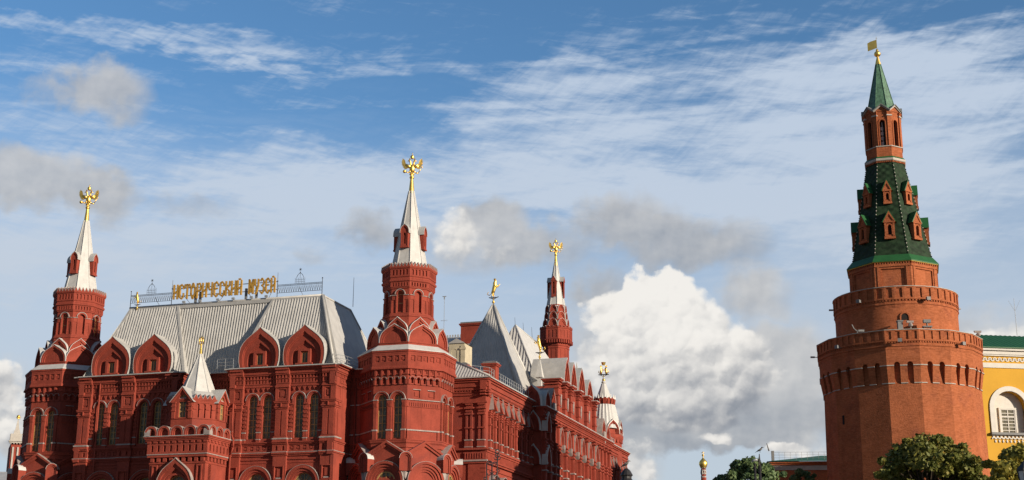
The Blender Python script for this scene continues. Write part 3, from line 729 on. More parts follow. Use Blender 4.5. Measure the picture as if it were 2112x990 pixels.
# ---- front roof -------------------------------------------------------------
ZR, YR, ZE = 34.62, -2.8, 26.8
def pav_roof(parent, xa, xb, ra, rb):
    mb = MB(); YE = -5.45
    corrug(mb, (xa, YE, ZE), (xb, YE, ZE), (rb, YR, ZR), (ra, YR, ZR), .30, .075, 0, 1)
    # smooth hips, facing sideways, and the flashing along their edges
    mb.quad((xb+.02, YE, ZE), (xb+.02, YR+1, ZE), (rb+.02, YR+1, ZR), (rb+.02, YR, ZR), 1)
    mb.quad((xa-.02, YR+1, ZE), (xa-.02, YE, ZE), (ra-.02, YR, ZR), (ra-.02, YR+1, ZR), 1)
    for p, q in (((xa, YE, ZE), (ra, YR, ZR)), ((xb, YE, ZE), (rb, YR, ZR))):
        p, q = Vector(p), Vector(q); s = 1 if p.x == xb else -1
        n = Vector((0, -.92, .38))*.09
        w = Vector((.30, 0, 0))*s
        mb.add([p-w+n, p+n, q+n, q-w+n, p-w-n, p-n*.2, q-n*.2, q-w-n], [(0, 1, 2, 3), (1, 5, 6, 2), (0, 3, 7, 4)], 1)
    return mb.build('pavilion_roof', [METAL, METAL], parent)
prr = pav_roof(mus, -16.75, -5.35, -13.95, -8.40)
prl = pav_roof(mus, -33.75, -22.35, -30.70, -25.15)
mb = MB()
corrug(mb, (-22.6, -4.25, ZE), (-16.5, -4.25, ZE), (-13.95, -2.72, ZR-.1), (-25.15, -2.72, ZR-.1), .30, .075, 0, 1)
# main roof volume behind the front slopes
YB = 4.4
mb.quad((-8.40, YR, ZR), (-5.35, -2.0, ZE), (-5.35, 9.0, ZE), (-8.4, YB, ZR), 1)
mb.add([(-8.40, YR, ZR), (-5.35, -6.05, ZE), (-5.35, -2.0, ZE)], [(0, 1, 2)], 1)
mb.quad((-30.70, YR, ZR), (-30.70, YB, ZR), (-33.75, 9.0, ZE), (-33.75, -6.0, ZE), 1)
mb.quad((-30.70, YR, ZR-.02), (-8.40, YR, ZR-.02), (-8.40, YB, ZR-.02), (-30.70, YB, ZR-.02), 1)
mb.quad((-33.75, 9.0, ZE), (-30.70, YB, ZR), (-8.40, YB, ZR), (-5.35, 9.0, ZE), 1)
mb.tube((-30.8, YR-.02, ZR), (-8.3, YR-.02, ZR), .13, .13, 1, 6)
fbox(mb, FRO, -30.8, -8.3, ZR-.42, ZR+.02, -YR-.05, -YR+.12, 1)
mb.tube((-8.38, YR, ZR), (-5.30, -6.1, ZE), .16, .16, 1, 6)
mb.tube((-8.38, YR, ZR), (-8.38, YB, ZR), .10, .10, 1, 6); mb.tube((-8.38, YB, ZR), (-5.35, 9.0, ZE), .10, .10, 1, 6)
mb.box(-39, 1.2, -1.5, 9, 20, 26.70, 2); mb.box(-39, 1.2, -1.5, 9, 26.705, 26.76, 1)
mb.build('main_roof', [METAL, METAL, RED], mus)
# ogee roof gables with a small window each
def roof_gable(parent):
    mb = MB(); fr = FRO
    W_, H_ = 4.44, 4.06; df = 6.05
    o = ogee(0, 26.86, W_, H_, ON)
    big = [(a*(1+.025/(W_/2)), 26.86+(z-26.86)*1.009) for a, z in o]
    fband(mb, fr, big, o, 2.9, df+.03, 1, 1)
    d = df; f0 = 1.0
    for f1, ins in ((.84, .12), (.80, .10), (.62, .12), (.58, .10)):
        A_ = [(a*f0, 26.86+(z-26.86)*f0) for a, z in o]; B_ = [(a*f1, 26.86+(z-26.86)*(f1-.0)) for a, z in o]
        fband(mb, fr, A_, B_, d-ins-.02, d, 0); f0 = f1; d -= ins
    bk = [(a*f0, 26.86+(z-26.86)*f0) for a, z in o]
    fprism(mb, fr, bk, 3.0, d)
    fband(mb, fr, [(-.66, 27.05), (-.66, 28.46), (.66, 28.46), (.66, 27.05)], [(-.40, 27.05), (-.40, 28.24), (.40, 28.24), (.40, 27.05)], d-.05, d+.34)
    fband(mb, fr, [(-.40, 27.05), (-.40, 28.24), (.40, 28.24), (.40, 27.05)], [(-.33, 27.05), (-.33, 28.17), (.33, 28.17), (.33, 27.05)], d-.05, d+.20)
    fbox(mb, fr, -.9, .9, 26.9, 27.05, d-.1, d+.40)
    g = mb.build('roof_gable', [RED, METAL], parent)
    window(g, fr, 0, .66, 27.08, 28.16, d+.03, 'rect', 1, 0)
    return g
g0 = roof_gable(mus); g0.location = (-8.62, 0, 0)
for xx in (-13.52, -25.58, -30.48): copy_tree(g0, mus, (xx, 0, 0))
# ---- entrance turret with its small tent roof ------------------------------
def turret(parent, cx, cy):
    mb = MB(); h = 3.02
    O = (cx, cy, 0)
    for k in range(4):
        th = -pi/2+k*pi/2; fr = Fr((cos(th), sin(th)), O)
        wall(mb, fr, -h, h, -1, 17.2, h, [(0, 2.3, 8, 15.9, 'arch', .5, None)] if k == 0 else [])
        for q in (-1, 1):
            fbox(mb, fr, q*2.15-.28, q*2.15+.28, 8, 16.95, h-.02, h+.0, 0)
        if k == 0:
            # ogee hood over the window
            oo = [(-1.95, 8), (-1.95, 14.2)]+[(a, z) for a, z in ogee(0, 14.2, 3.9, 3.3, OG)][1:-1]+[(1.95, 14.2), (1.95, 8)]
            ii = [(a*.86, z if z < 14.3 else 14.2+(z-14.2)*.86) for a, z in oo]; i2 = [(a*.74, z if z < 14.3 else 14.2+(z-14.2)*.72) for a, z in oo]
            fband(mb, fr, [(a*1.02, z if z < 14.3 else 14.2+(z-14.2)*1.015) for a, z in oo], oo, h-.02, h+.50, 2, 2)
            fband(mb, fr, oo, ii, h-.02, h+.45); fband(mb, fr, ii, i2, h-.02, h+.26)
            arch_band(mb, fr, 0, 14.75, 1.14, 1.34, h-.02, h+.12, 8, 0, None, 14)
            for q in (-1, 1):
                fband(mb, fr, [(q*2.42-.30, 8), (q*2.42-.30, 16.9), (q*2.42+.30, 16.9), (q*2.42+.30, 8)], [(q*2.42-.18, 8), (q*2.42-.18, 16.75), (q*2.42+.18, 16.75), (q*2.42+.18, 8)], h-.02, h+.10)
        fbox(mb, fr, -h-.05, h+.05, 17.0, 17.2, h-.3, h+.06)
        for i in range(9): fbox(mb, fr, (i-4)*.68-.18, (i-4)*.68+.18, 17.2, 17.62, h-.3, h+.14)
        wd = h+.22; wall(mb, fr, -wd, wd, 17.62, 18.0, wd, [])
        fbox(mb, fr, -wd-.04, wd+.04, 17.86, 17.94, wd-.3, wd+.06, 2)
        w2 = h+.26; wall(mb, fr, -w2, w2, 17.94, 19.2, w2, [((i-4)*.68, .26, 18.16, 18.86, 'point', .2, None) for i in range(9)])
        for i in range(10): fbox(mb, fr, (i-4.5)*.68-.2, (i-4.5)*.68+.2, 18.98, 19.2, w2-.1, w2+.10)
        for z0, z1, e in ((19.2, 19.34, .14), (19.34, 19.48, .22), (19.48, 19.60, .30)): fbox(mb, fr, -w2-e+.01, w2+e-.01, z0, z1, w2-.3, w2+e)
        fbox(mb, fr, -w2-.34, w2+.34, 19.60, 19.66, w2-.3, w2+.34, 1)
        n = 5; st = 2*(w2+.28)/n
        for i in range(n):
            c = (i-(n-1)/2)*st; r = st/2-.03; R = w2+.26
            arch_band(mb, fr, c, 19.95, r-.20, r, R-.7, R, 19.66, 0, None, 10)
            arch_band(mb, fr, c, 19.95, r-.34, r-.20, R-.7, R-.12, 19.66, 0, None, 10)
            P_ = [(c-r+.33, 19.66)]+arcpts(c, 19.95, r-.33, 10)+[(c+r-.33, 19.66)]; fprism(mb, fr, P_, R-.7, R-.34)
            arch_band(mb, fr, c, 19.95, r, r+.025, R-.62, R+.01, 19.66, 2, 2, 10)
    mb.box(cx-3.0, cx+3.0, cy-3.0, cy+3.0, 19.5, 19.75, 1)
    # upper drum: eight sided, windows under pediments on the four main faces
    mb.lathe((cx, cy), [(3.05, 19.7), (3.05, 21.34), (3.12, 21.36), (3.12, 21.42), (2.6, 21.44)], 8, pi/8)
    mb.lathe((cx, cy), [(2.55, 21.4), (2.55, 23.2)], 8, pi/8)
    mb.lathe((cx, cy), [(3.02, 23.10), (3.02, 23.2), (3.08, 23.22), (3.08, 23.34), (2.6, 23.36)], 8, pi/8)
    for k in range(4):
        th = -pi/4+k*pi/2; fr = Fr((cos(th), sin(th)), O); ap = 2.98*A8; w = 2*2.98*sin(pi/8)
        wall(mb, fr, -w/2, w/2, 21.42, 23.12, ap, [((i-1)*.62, .22, 21.5, 22.85, 'arch', .16, None) for i in range(3)])
        for i in range(4): fbox(mb, fr, (i-1.5)*.62-.17, (i-1.5)*.62+.17, 22.28, 22.38, ap-.02, ap+.07)
        fbox(mb, fr, -w/2, w/2, 22.92, 23.04, ap-.02, ap+.06)
        ap = 3.06*A8
        for i in range(5):
            c = (i-2)*.46; fprism(mb, fr, [(c-.23, 23.36), (c+.23, 23.36), (c, 23.78)], ap-.15, ap)
            fband(mb, fr, [(c-.25, 23.34), (c, 23.84), (c+.25, 23.34)], [(c-.20, 23.36), (c, 23.76), (c+.20, 23.36)], ap-.5, ap+.015, 2, 2)
        th = -pi/2+k*pi/2; f2 = Fr((cos(th), sin(th)), O)
        dd = 2.84; wd = 1.10
        wall(mb, f2, -wd, wd, 21.42, 23.1, dd, [(0, .80, 21.5, 23.06, 'rect', .3, None)])
        fprism(mb, f2, [(-wd, 23.1), (-.40, 23.1), (-.40, 23.35)]+arcpts(0, 23.35, .40, 8)[1:-1]+[(.40, 23.35), (.40, 23.1), (wd, 23.1), (0, 24.25)], dd-.3, dd)
        for q in (-1, 1):
            fbox(mb, f2, q*(wd-.20)-.18, q*(wd-.20)+.18, 21.42, 22.9, dd-.3, dd+.10)
            for z0 in (22.1, 22.55, 22.92): fbox(mb, f2, q*(wd-.20)-.24, q*(wd-.20)+.24, z0, z0+.13, dd-.3, dd+.16)
            fbox(mb, f2, q*wd-.006, q*wd+.006, 21.42, 23.2, 2.0, dd)
        fband(mb, f2, [(-1.30, 23.0), (0, 24.50), (1.30, 23.0)], [(-1.06, 23.0), (0, 24.22), (1.06, 23.0)], dd-.5, dd+.20)
        fband(mb, f2, [(-1.36, 22.98), (0, 24.57), (1.36, 22.98)], [(-1.30, 22.99), (0, 24.49), (1.30, 22.99)], .9, dd+.23, 1, 1)
    mb.lathe((cx, cy), [(3.0, 23.36), (1.95, 24.25)], 8, pi/8, 1)
    tt = mb.build('entrance_turret', [RED, METAL, TRIM], parent)
    sp = MB(); sp.lathe((cx, cy), [(1.82, 24.1), (1.72, 24.3), (.16, 28.3)], 8, pi/8)
    for k in range(8):
        a = pi/8+k*pi/4; sp.tube((cx+1.75*cos(a), cy+1.75*sin(a), 24.25), (cx+.17*cos(a), cy+.17*sin(a), 28.3), .07, .04, 0, 5)
    sp.build('tent_roof', [WMETAL], tt)
    f_ = MB(); f_.lathe((cx, cy), [(.17, 28.25), (.10, 28.9), (.08, 29.2)], 8); f_.ball((cx, cy, 28.85), .13, .13, .1); f_.ball((cx, cy, 29.2), .12, .12, .10)
    zc_ = 29.62
    for q in (-1, 1):
        f_.tube((cx, cy, 29.25), (cx+q*.22, cy, 29.36), .05, .05); f_.tube((cx+q*.22, cy, 29.3), (cx+q*.22, cy, 30.0), .055, .055)
    f_.tube((cx, cy, 29.2), (cx, cy, 30.15), .05, .04); f_.tube((cx-.22, cy, 29.95), (cx+.22, cy, 29.95), .05, .05); f_.tube((cx-.22, cy, 29.62), (cx+.22, cy, 29.62), .05, .05)
    f_.build('gilded_finial', [GOLD], tt)
    for k in range(4):
        tv = -pi/2+k*pi/2; f2 = Fr((cos(tv), sin(tv)), O); window(tt, f2, 0, .80, 21.5, 23.74, 2.60, 'arch', 1, 3, fw=.05)
    fr = Fr((0, -1), O); w_ = MB(); P = [(-1.15, 9)]+arcpts(0, 14.75, 1.15, 14)+[(1.15, 9)]
    w_.add([fr.P(a, z, h-.42) for a, z in P], [tuple(range(len(P)))], 0)
    for k in range(1, 7):
        t = pi*k/7; w_.tube(fr.P(.4*cos(t), 14.75+.4*sin(t), h-.40), fr.P(1.12*cos(t), 14.75+1.12*sin(t), h-.40), .03, .03, 1, 4)
    arch_band(w_, fr, 0, 14.75, .38, .45, h-.42, h-.37, None, 1); arch_band(w_, fr, 0, 14.75, 1.06, 1.15, h-.42, h-.35, 9, 1)
    w_.build('round_window', [GLASS, WOOD], tt)
    return tt
turret(mus, CXP, -7.0)
# downpipes on the front
def pipe(parent, pts):
    mb = MB(); mb.path(pts, .085, 0, 8); return mb.build('downpipe', [RED], parent)
pipe(mus, [(-16.25, -5.65, 26.4), (-16.25, -5.65, 23.6), (-15.95, -6.25, 22.9), (-15.95, -6.25, 20.2), (-15.72, -6.2, 19.6), (-15.72, -6.2, 18.9), (-16.1, -6.0, 18.2), (-16.1, -6.0, 8)])
pipe(mus, [(-31.7, -5.72, 26.3), (-31.7, -5.72, 24.9), (-31.75, -5.6, 8)])
pipe(mus, [(-4.6, -2.15, 26.3), (-4.6, -2.15, 8)])
# ------------------------------------------------------------------ side range of the museum (faces +X)
def clear_cornice(mb, fr, a, b, d):
    for z0, z1, e in ((24.9, 25.05, .10), (25.2, 25.32, .08), (25.45, 25.75, .16), (25.75, 25.95, .28), (25.95, 26.25, .22), (26.25, 26.45, .36), (26.45, 26.64, .52)): fbox(mb, fr, a, b, z0, z1, d-.5, d+e)
    n = int((b-a)/.30)
    for i in range(n): fbox(mb, fr, a+(b-a)*(i+.25)/n, a+(b-a)*(i+.75)/n, 25.34, 25.45, d-.2, d+.13)
    fbox(mb, fr, a-.05, b+.05, 26.64, 26.74, d-1.2, d+.66, 1)
def side_bay(parent, y0, y1, frontface=False):
    mb = MB(); fr = SID; D = 6.75; n = 8; st = (y1-y0-1.6)/n
    cs = [y0+1.05+st*(i+.5)+(.10 if i % 2 else -.10) for i in range(n)]
    wall(mb, fr, y0, y1, 19.3, 24.95, D, [(c, .95, 19.75, 23.5, 'point', .38, None) for c in cs])
    wall(mb, fr, y0, y1, -1, 19.3, D, [(c, 1.5, 13.0, 16.6, 'arch', .3, None) for c in [y0+2.2+i*2.9 for i in range(5)]])
    for i in range(n+1):
        c = y0+1.05+st*i-.0
        fbox(mb, fr, c-.28, c+.28, 19.3, 20.3, D-.02, D+.30); fbox(mb, fr, c-.32, c+.32, 20.3, 20.42, D-.02, D+.36, 2); fbox(mb, fr, c-.34, c+.34, 19.52, 19.62, D-.02, D+.38, 2)
        fbox(mb, fr, c-.20, c+.20, 20.42, 23.3, D-.02, D+.22); fbox(mb, fr, c-.24, c+.24, 21.9, 22.06, D-.02, D+.30)
        for z0 in (22.7, 22.95, 23.2): fbox(mb, fr, c-.26, c+.26, z0, z0+.13, D-.02, D+.32)
    for c in cs:
        F_ = [(c-.78, 23.55, .55), (c-.30, 24.55, .34), (c, 25.36, .10), (c+.30, 24.55, .34), (c+.78, 23.55, .55)]
        G_ = [(c-.50, 23.55, .50), (c-.18, 24.20, .36), (c, 24.72, .26), (c+.18, 24.20, .36), (c+.50, 23.55, .50)]
        for i in range(4):
            (a0, z0_, e0), (a1_, z1_, e1) = F_[i], F_[i+1]; (g0, h0, f0), (g1, h1, f1) = G_[i], G_[i+1]
            mb.quad(fr.P(a0, z0_, D), fr.P(a0, z0_, D+e0), fr.P(a1_, z1_, D+e1), fr.P(a1_, z1_, D), 2)
            mb.quad(fr.P(a0, z0_, D+e0-.01), fr.P(g0, h0, D+f0-.01), fr.P(g1, h1, D+f1-.01), fr.P(a1_, z1_, D+e1-.01), 0)
            mb.quad(fr.P(g0, h0, D+f0-.01), fr.P(g0, h0, D), fr.P(g1, h1, D), fr.P(g1, h1, D+f1-.01), 0)
        fband(mb, fr, [(c-.51, 19.75), (c-.51, 23.2), (c, 23.9), (c+.51, 23.2), (c+.51, 19.75)], [(c-.40, 19.75), (c-.40, 23.1), (c, 23.7), (c+.40, 23.1), (c+.40, 19.75)], D-.02, D+.10)
    clear_cornice(mb, fr, y0-.45, y1, D)
    fbox(mb, fr, y0-.2, y1, 19.3, 19.5, D-.5, D+.34); fbox(mb, fr, y0-.1, y1, 19.1, 19.3, D-.5, D+.22)
    wall(mb, fr, y0-.06, y1, 18.3, 19.1, D+.12, [(y0+.5+i*.42, .14, 18.4, 19.0, 'rect', .08, None) for i in range(int((y1-y0-.6)/.42))])
    for z0, z1, e in ((18.14, 18.3, .38), (17.95, 18.14, .26), (17.4, 17.5, .10), (17.0, 17.08, .06)): fbox(mb, fr, y0-.1, y1, z0, z1, D-.5, D+e)
    for i in range(5):
        c = y0+2.2+i*2.9
        arch_band(mb, fr, c, 15.85, .80, 1.08, D-.02, D+.22, 13, 0, None, 10); arch_band(mb, fr, c, 15.85, 1.08, 1.14, D-.02, D+.60, None, 2, 2, 10)
    fband(mb, fr, [(y0+.3, 15.6), (y0+.3, 17.0), (y0+.9, 17.0), (y0+.9, 15.6), (y0+.3, 15.6)], [(y0+.4, 15.7), (y0+.4, 16.9), (y0+.8, 16.9), (y0+.8, 15.7), (y0+.4, 15.7)], D-.02, D+.08)
    if frontface:
        f2 = FRO; d2 = -y0
        wall(mb, f2, 1.0, D, -1, 26.6, d2, [])
        clear_cornice(mb, f2, 1.0, D+.40, d2)
        for c in (D-.40, D-1.75):
            fbox(mb, f2, c-.40, c+.40, 19.3, 20.26, d2-.02, d2+.26); fbox(mb, f2, c-.43, c+.43, 20.26, 20.36, d2-.02, d2+.32, 2); fbox(mb, f2, c-.43, c+.43, 19.58, 19.65, d2-.02, d2+.31, 2)
            for q in (-.24, .24): fbox(mb, f2, c+q-.11, c+q+.11, 20.38, 22.9, d2-.02, d2+.16)
            fbox(mb, f2, c-.42, c+.42, 21.5, 21.64, d2-.02, d2+.26)
            for z0, e in ((22.9, .42), (23.2, .36), (23.5, .48), (23.9, .40)): fbox(mb, f2, c-e, c+e, z0, z0+.18, d2-.02, d2+e-.14)
            fbox(mb, f2, c-.34, c+.34, 22.9, 24.2, d2-.02, d2+.14)
        fbox(mb, f2, D-2.4, D+.20, 24.08, 24.26, d2-.02, d2+.30)
        fbox(mb, f2, 1.0, D+.34, 19.3, 19.5, d2-.5, d2+.30); fbox(mb, f2, D-2.3, D+.12, 18.3, 19.1, d2-.5, d2+.14)
        for i in range(8): fbox(mb, f2, D-2.15+i*.27, D-2.05+i*.27, 18.45, 18.98, d2+.13, d2+.20)
        fbox(mb, f2, D-2.4, D+.30, 18.14, 18.3, d2-.5, d2+.32, 2); fbox(mb, f2, D-2.3, D+.2, 17.95, 18.14, d2-.5, d2+.22)
        fbox(mb, f2, D-1.8, D+.08, -1, 17.95, d2-.5, d2+.1)
    o = mb.build('side_wing', [RED, METAL, TRIM], parent)
    for c in cs: window(o, fr, c, .92, 19.75, 23.2, D-.30, 'arch', 1, 5)
    return o
side_bay(mus, 5.05, 21.6, True)
b2_ = side_bay(mus, 54.9, 71.4)
# ---- projecting middle block with three tall gables -------------------------
mb = MB(); fr = SID; D = 7.95
kc = [29.7, 33.0, 36.4, 39.9, 43.6, 47.2]
wall(mb, fr, 21.6, 54.8, -1, 26.2, D, [(c, 1.3, 18.2, 22.6, 'arch', .45, None) for c in kc])
for y_, n in ((21.6, (0, -1)), (54.8, (0, 1))):
    f2 = Fr(n); a, b = (5.5, D) if n[1] < 0 else (-D, -5.5)
    wall(mb, f2, a, b, -1, 26.2, abs(y_)*(-1 if n[1] < 0 else 1), [])
for c in [22.2, 24.4, 26.6, 28.2, 31.4, 34.7, 38.1, 41.7, 45.4, 48.4, 50.0, 52.2, 54.2]:
    fbox(mb, fr, c-.34, c+.34, 9, 22.4, D-.1, D+.42)
    fbox(mb, fr, c-.44, c+.44, 18.9, 19.05, D-.1, D+.55, 2); fbox(mb, fr, c-.42, c+.42, 19.8, 19.95, D-.1, D+.55, 2); fbox(mb, fr, c-.42, c+.42, 17.2, 17.35, D-.1, D+.55)
    for z0 in (21.6, 22.0, 22.4, 24.6, 25.0): fbox(mb, fr, c-.42, c+.42, z0, z0+.16, D-.1, D+.56)
    fbox(mb, fr, c-.28, c+.28, 22.4, 25.2, D-.1, D+.34)
    fprism(mb, fr, [(c-.12, 20.2), (c+.12, 20.2), (c+.12, 21.4), (c-.12, 21.4)], D+.4, D+.5)
for c in kc:
    gable(mb, fr, c, 22.6, 1.9, 2.2, D+.30, D, PT, 2, 0, 2, .04, .14, .10)
    fprism(mb, fr, [(c-.22, 22.7), (c+.22, 22.7), (c+.18, 22.25), (c, 21.8), (c-.18, 22.25)], D-.1, D+.60, 2)
    fband(mb, fr, [(c-.72, 18.2), (c-.72, 22.4), (c+.72, 22.4), (c+.72, 18.2)], [(c-.56, 18.2), (c-.56, 22.3), (c+.56, 22.3), (c+.56, 18.2)], D-.1, D+.16)
for z0, z1, e in ((25.0, 25.15, .22), (25.15, 25.4, .34), (25.4, 25.55, .46), (25.55, 25.85, .36), (25.85, 26.0, .60), (26.0, 26.12, .72)): fbox(mb, fr, 21.6-e*.6, 54.8+e*.6, z0, z1, D-.5, D+e)
for i in range(60): fbox(mb, fr, 21.8+i*.55, 22.05+i*.55, 25.56, 25.84, D+.30, D+.50)
for z0, z1, e in ((17.4, 17.55, .6), (16.6, 16.8, .5), (16.0, 16.1, .4)): fbox(mb, fr, 21.4, 55, z0, z1, D-.5, D+e)
fbox(mb, fr, 21.4, 55.0, 26.12, 26.2, 3.5, D+.78, 1)
# volute shoulders of white metal either side of the attic
for c in (23.2, 25.6, 50.8, 53.2):
    gable(mb, fr, c, 26.2, 2.1, 2.6 if c in (25.6, 50.8) else 2.0, D+.35, D-2.6, OG, 2, 0, 2 if c > 24 else 1, .08, .14, .12)
    fprism(mb, fr, [(c-.55, 27.1), (c+.55, 27.1), (c+.42, 25.9), (c, 25.5), (c-.42, 25.9)], D+.34, D+.52, 2) if c in (25.6, 50.8) else None
# shoulders at a lower level on the flank facing the square
for c, zz, hh in ((6.9, 26.2, 2.4), ):
    gable(mb, FRO, c, zz, 2.1, hh, -21.6+.4, -24.6, OG, 2, 0, 1, .08, .14, .12)
for zz in (19.6, 23.4):
    gable(mb, FRO, 7.1, zz, 1.5, 2.2, -21.6+.45, -21.6, OG, 2, 0, 1, .10, .16, .12)
    gable(mb, fr, 22.6, zz, 1.6, 2.2, D+.65, D, OG, 2, 0, 1, .08, .16, .12)
# attic with piers
AY0, AY1 = 28.0, 47.2; az0, az1 = 26.2, 29.6
wall(mb, fr, AY0, AY1, az0, az1, D-.1, [(c, .5, 26.9, 28.9, 'arch', .2, None) for c in [AY0+1.2+i*1.05 for i in range(17)]])
f2 = FRO; wall(mb, f2, 4.5, D-.1, az0, az1, -AY0, [(c, .35, 27.0, 28.9, 'arch', .2, None) for c in (5.3, 6.2, 7.1)])
mb.box(4.5, D-.12, AY0+.02, AY1, az0, az1)
for c in (28.35, 31.5, 34.2, 38.0, 42.2, 46.4):
    fbox(mb, fr, c-.42, c+.42, 26.2, 30.1, D-1.4, D+.30)
    for z0, e in ((27.2, .08), (28.4, .10), (29.3, .10), (29.75, .16), (30.1, .24), (30.26, .36)): fbox(mb, fr, c-.42-e, c+.42+e, z0, z0+.15, D-1.4-e, D+.30+e)
    fbox(mb, fr, c-.80, c+.80, 30.41, 30.5, D-1.8, D+.70, 1)
    for q in (-.18, .18): fbox(mb, fr, c+q-.06, c+q+.06, 29.45, 29.7, D+.28, D+.42)
    fprism(mb, fr, [(c+.7, 28.7), (c+1.25, 28.7), (c+1.1, 27.5), (c+.97, 27.1), (c+.85, 27.5)], D-.12, D+.30, 2) if c < 46 else None
for c, w in ((32.85, 3.3), (36.1, 3.5), (40.1, 4.0)):
    gable(mb, fr, c, 29.5, w-.3, 4.2, D+.10, D-4.2, PT, 3, 0, 1, .10, .11, .16)
gable(mb, fr, 44.3, 29.5, 3.5, 3.4, D+.10, D-4.2, PT, 3, 0, 1, .10, .11, .16)
blk = mb.build('side_block', [RED, METAL, TRIM], mus)
for c in kc: window(blk, fr, c, 1.25, 18.2, 22.6, D-.35, 'arch', 1, 5)
# small metal pinnacles between the gables
for y_, z_, h_ in ((30.6, 31.0, 2.6), (44.8, 32.2, 3.4), (48.6, 33.0, 3.2), (51.5, 32.3, 2.2)):
    mb = MB(); mb.lathe((5.2, y_), [(.34, z_-2.2), (.34, z_), (.62, z_+.1), (.03, z_+h_)], 4, pi/4)
    mb.build('pinnacle', [WMETAL], mus)
# golden griffin on the first pinnacle
def figure(parent, c, s=1.0, face=1, name='gilded_beast'):
    """rearing heraldic beast on a ball and post"""
    mb = MB(); x, y, z = c
    mb.tube((x, y, z), (x, y, z+.9*s), .10*s, .07*s); mb.ball((x, y, z+.38*s), .17*s, .17*s, .15*s)
    mb.path([(x-.55*s, y, z+.95*s), (x-.2*s, y, z+.84*s), (x, y, z+.70*s), (x+.25*s, y, z+.86*s), (x+.62*s, y, z+1.0*s)], .05*s, 1)
    mb.tube((x-.45*s, y, z+.93*s), (x+.5*s, y, z+.93*s), .05*s, .05*s, 1)
    b = z+1.0*s
    P = [((x-.10*s*face, y, b+.45*s), .17*s, .2*s), ((x+.0*s, y, b+.75*s), .19*s, .2*s), ((x+.10*s*face, y, b+1.1*s), .21*s, .24*s), ((x+.16*s*face, y, b+1.4*s), .20*s, .22*s), ((x+.15*s*face, y, b+1.68*s), .19*s, .2*s), ((x+.22*s*face, y, b+1.86*s), .15*s, .15*s), ((x+.36*s*face, y, b+1.86*s), .08*s, .08*s)]
    mb.spine(P)
    for q in (-1, 1):
        mb.tube((x-.1*s*face, y+q*.1*s, b+.5*s), (x-.02*s*face, y+q*.12*s, b+.25*s), .13*s, .08*s); mb.tube((x-.02*s*face, y+q*.12*s, b+.27*s), (x+(-.1+q*.12)*s*face, y+q*.12*s, b), .08*s, .06*s)
        mb.tube((x+.18*s*face, y+q*.1*s, b+1.35*s), (x+.5*s*face, y+q*.12*s, b+(1.2+q*.12)*s), .09*s, .06*s); mb.tube((x+.5*s*face, y+q*.12*s, b+(1.2+q*.12)*s), (x+.72*s*face, y+q*.12*s, b+(1.42+q*.12)*s), .06*s, .05*s)
    mb.path([(x-.2*s*face, y, b+.45*s), (x-.5*s*face, y, b+.2*s), (x-.75*s*face, y, b+.35*s), (x-.62*s*face, y, b+.62*s)], .04*s)
    mb.lathe((x+.16*s*face, y), [(.12*s, b+1.98*s), (.18*s, b+2.14*s), (.05*s, b+2.2*s)], 6)
    return mb.build(name, [GOLD, IRON], parent)
figure(mus, (5.2, 30.6, 33.3), .95, -1)
# ---- roofs behind the side range -------------------------------------------
def pyramid(parent):
    mb = MB(); cx, cy, a, zb, zt = .07, 28.0, 5.35, 26.5, 39.8
    top = .10
    C = [Vector((cx-a, cy-a, zb)), Vector((cx+a, cy-a, zb)), Vector((cx+a, cy+a, zb)), Vector((cx-a, cy+a, zb))]
    T = [Vector((cx-top, cy-top, zt)), Vector((cx+top, cy-top, zt)), Vector((cx+top, cy+top, zt)), Vector((cx-top, cy+top, zt))]
    for k in range(4):
        if k % 2 == 0: corrug(mb, C[k], C[(k+1) % 4], T[(k+1) % 4], T[k], .30, .05, 0, 1)
        else: mb.quad(C[k], C[(k+1) % 4], T[(k+1) % 4], T[k], 0)
        mb.tube(C[k], T[k], .22, .14, 0, 6)
    mb.lathe((cx, cy), [(.62, zt-1.3), (.12, zt+.05), (.10, zt+.3)], 4, pi/4, 0)
    o = mb.build('pyramid_roof', [METAL], parent)
    return (cx, cy, zt)
px_ = pyramid(mus)
figure(mus, (px_[0], px_[1], px_[2]), 1.05, 1)
mb = MB()
xa, xb, ya, yb = -5.0, 5.0, 33.0, 60.0
R0, R1 = (0, 37.4, 39.3), (0, 47.5, 38.95)
corrug(mb, (xa, ya, 29.4), (xb, ya, 29.4), (.1, R0[1], R0[2]), (-.1, R0[1], R0[2]), .42, .09, 0, 1)
mb.quad((xb, ya, 29.4), (xb, yb, 29.4), R1, R0, 1); mb.quad((xa, yb, 29.4), (xa, ya, 29.4), R0, R1, 1); mb.add([(xb, yb, 29.4), (xa, yb, 29.4), R1], [(0, 1, 2)], 1)
mb.tube((xb, ya, 29.4), R0, .17, .12, 1, 6); mb.tube(R0, R1, .1, .1, 1, 6); mb.tube((xb, yb, 29.4), R1, .1, .1, 1, 6)
for y_, h_ in ((37.5, 1.5), (41.2, 1.6), (45.2, 1.8)): mb.tube((0, y_, 38.8), (-.1, y_, 38.8+h_), .035, .02, 2, 4)
mb.box(xa, xb, ya+.1, yb, 26.3, 29.4, 3)
mb.build('hipped_roof', [METAL, WMETAL, IRON, RED], mus)
mb = MB()
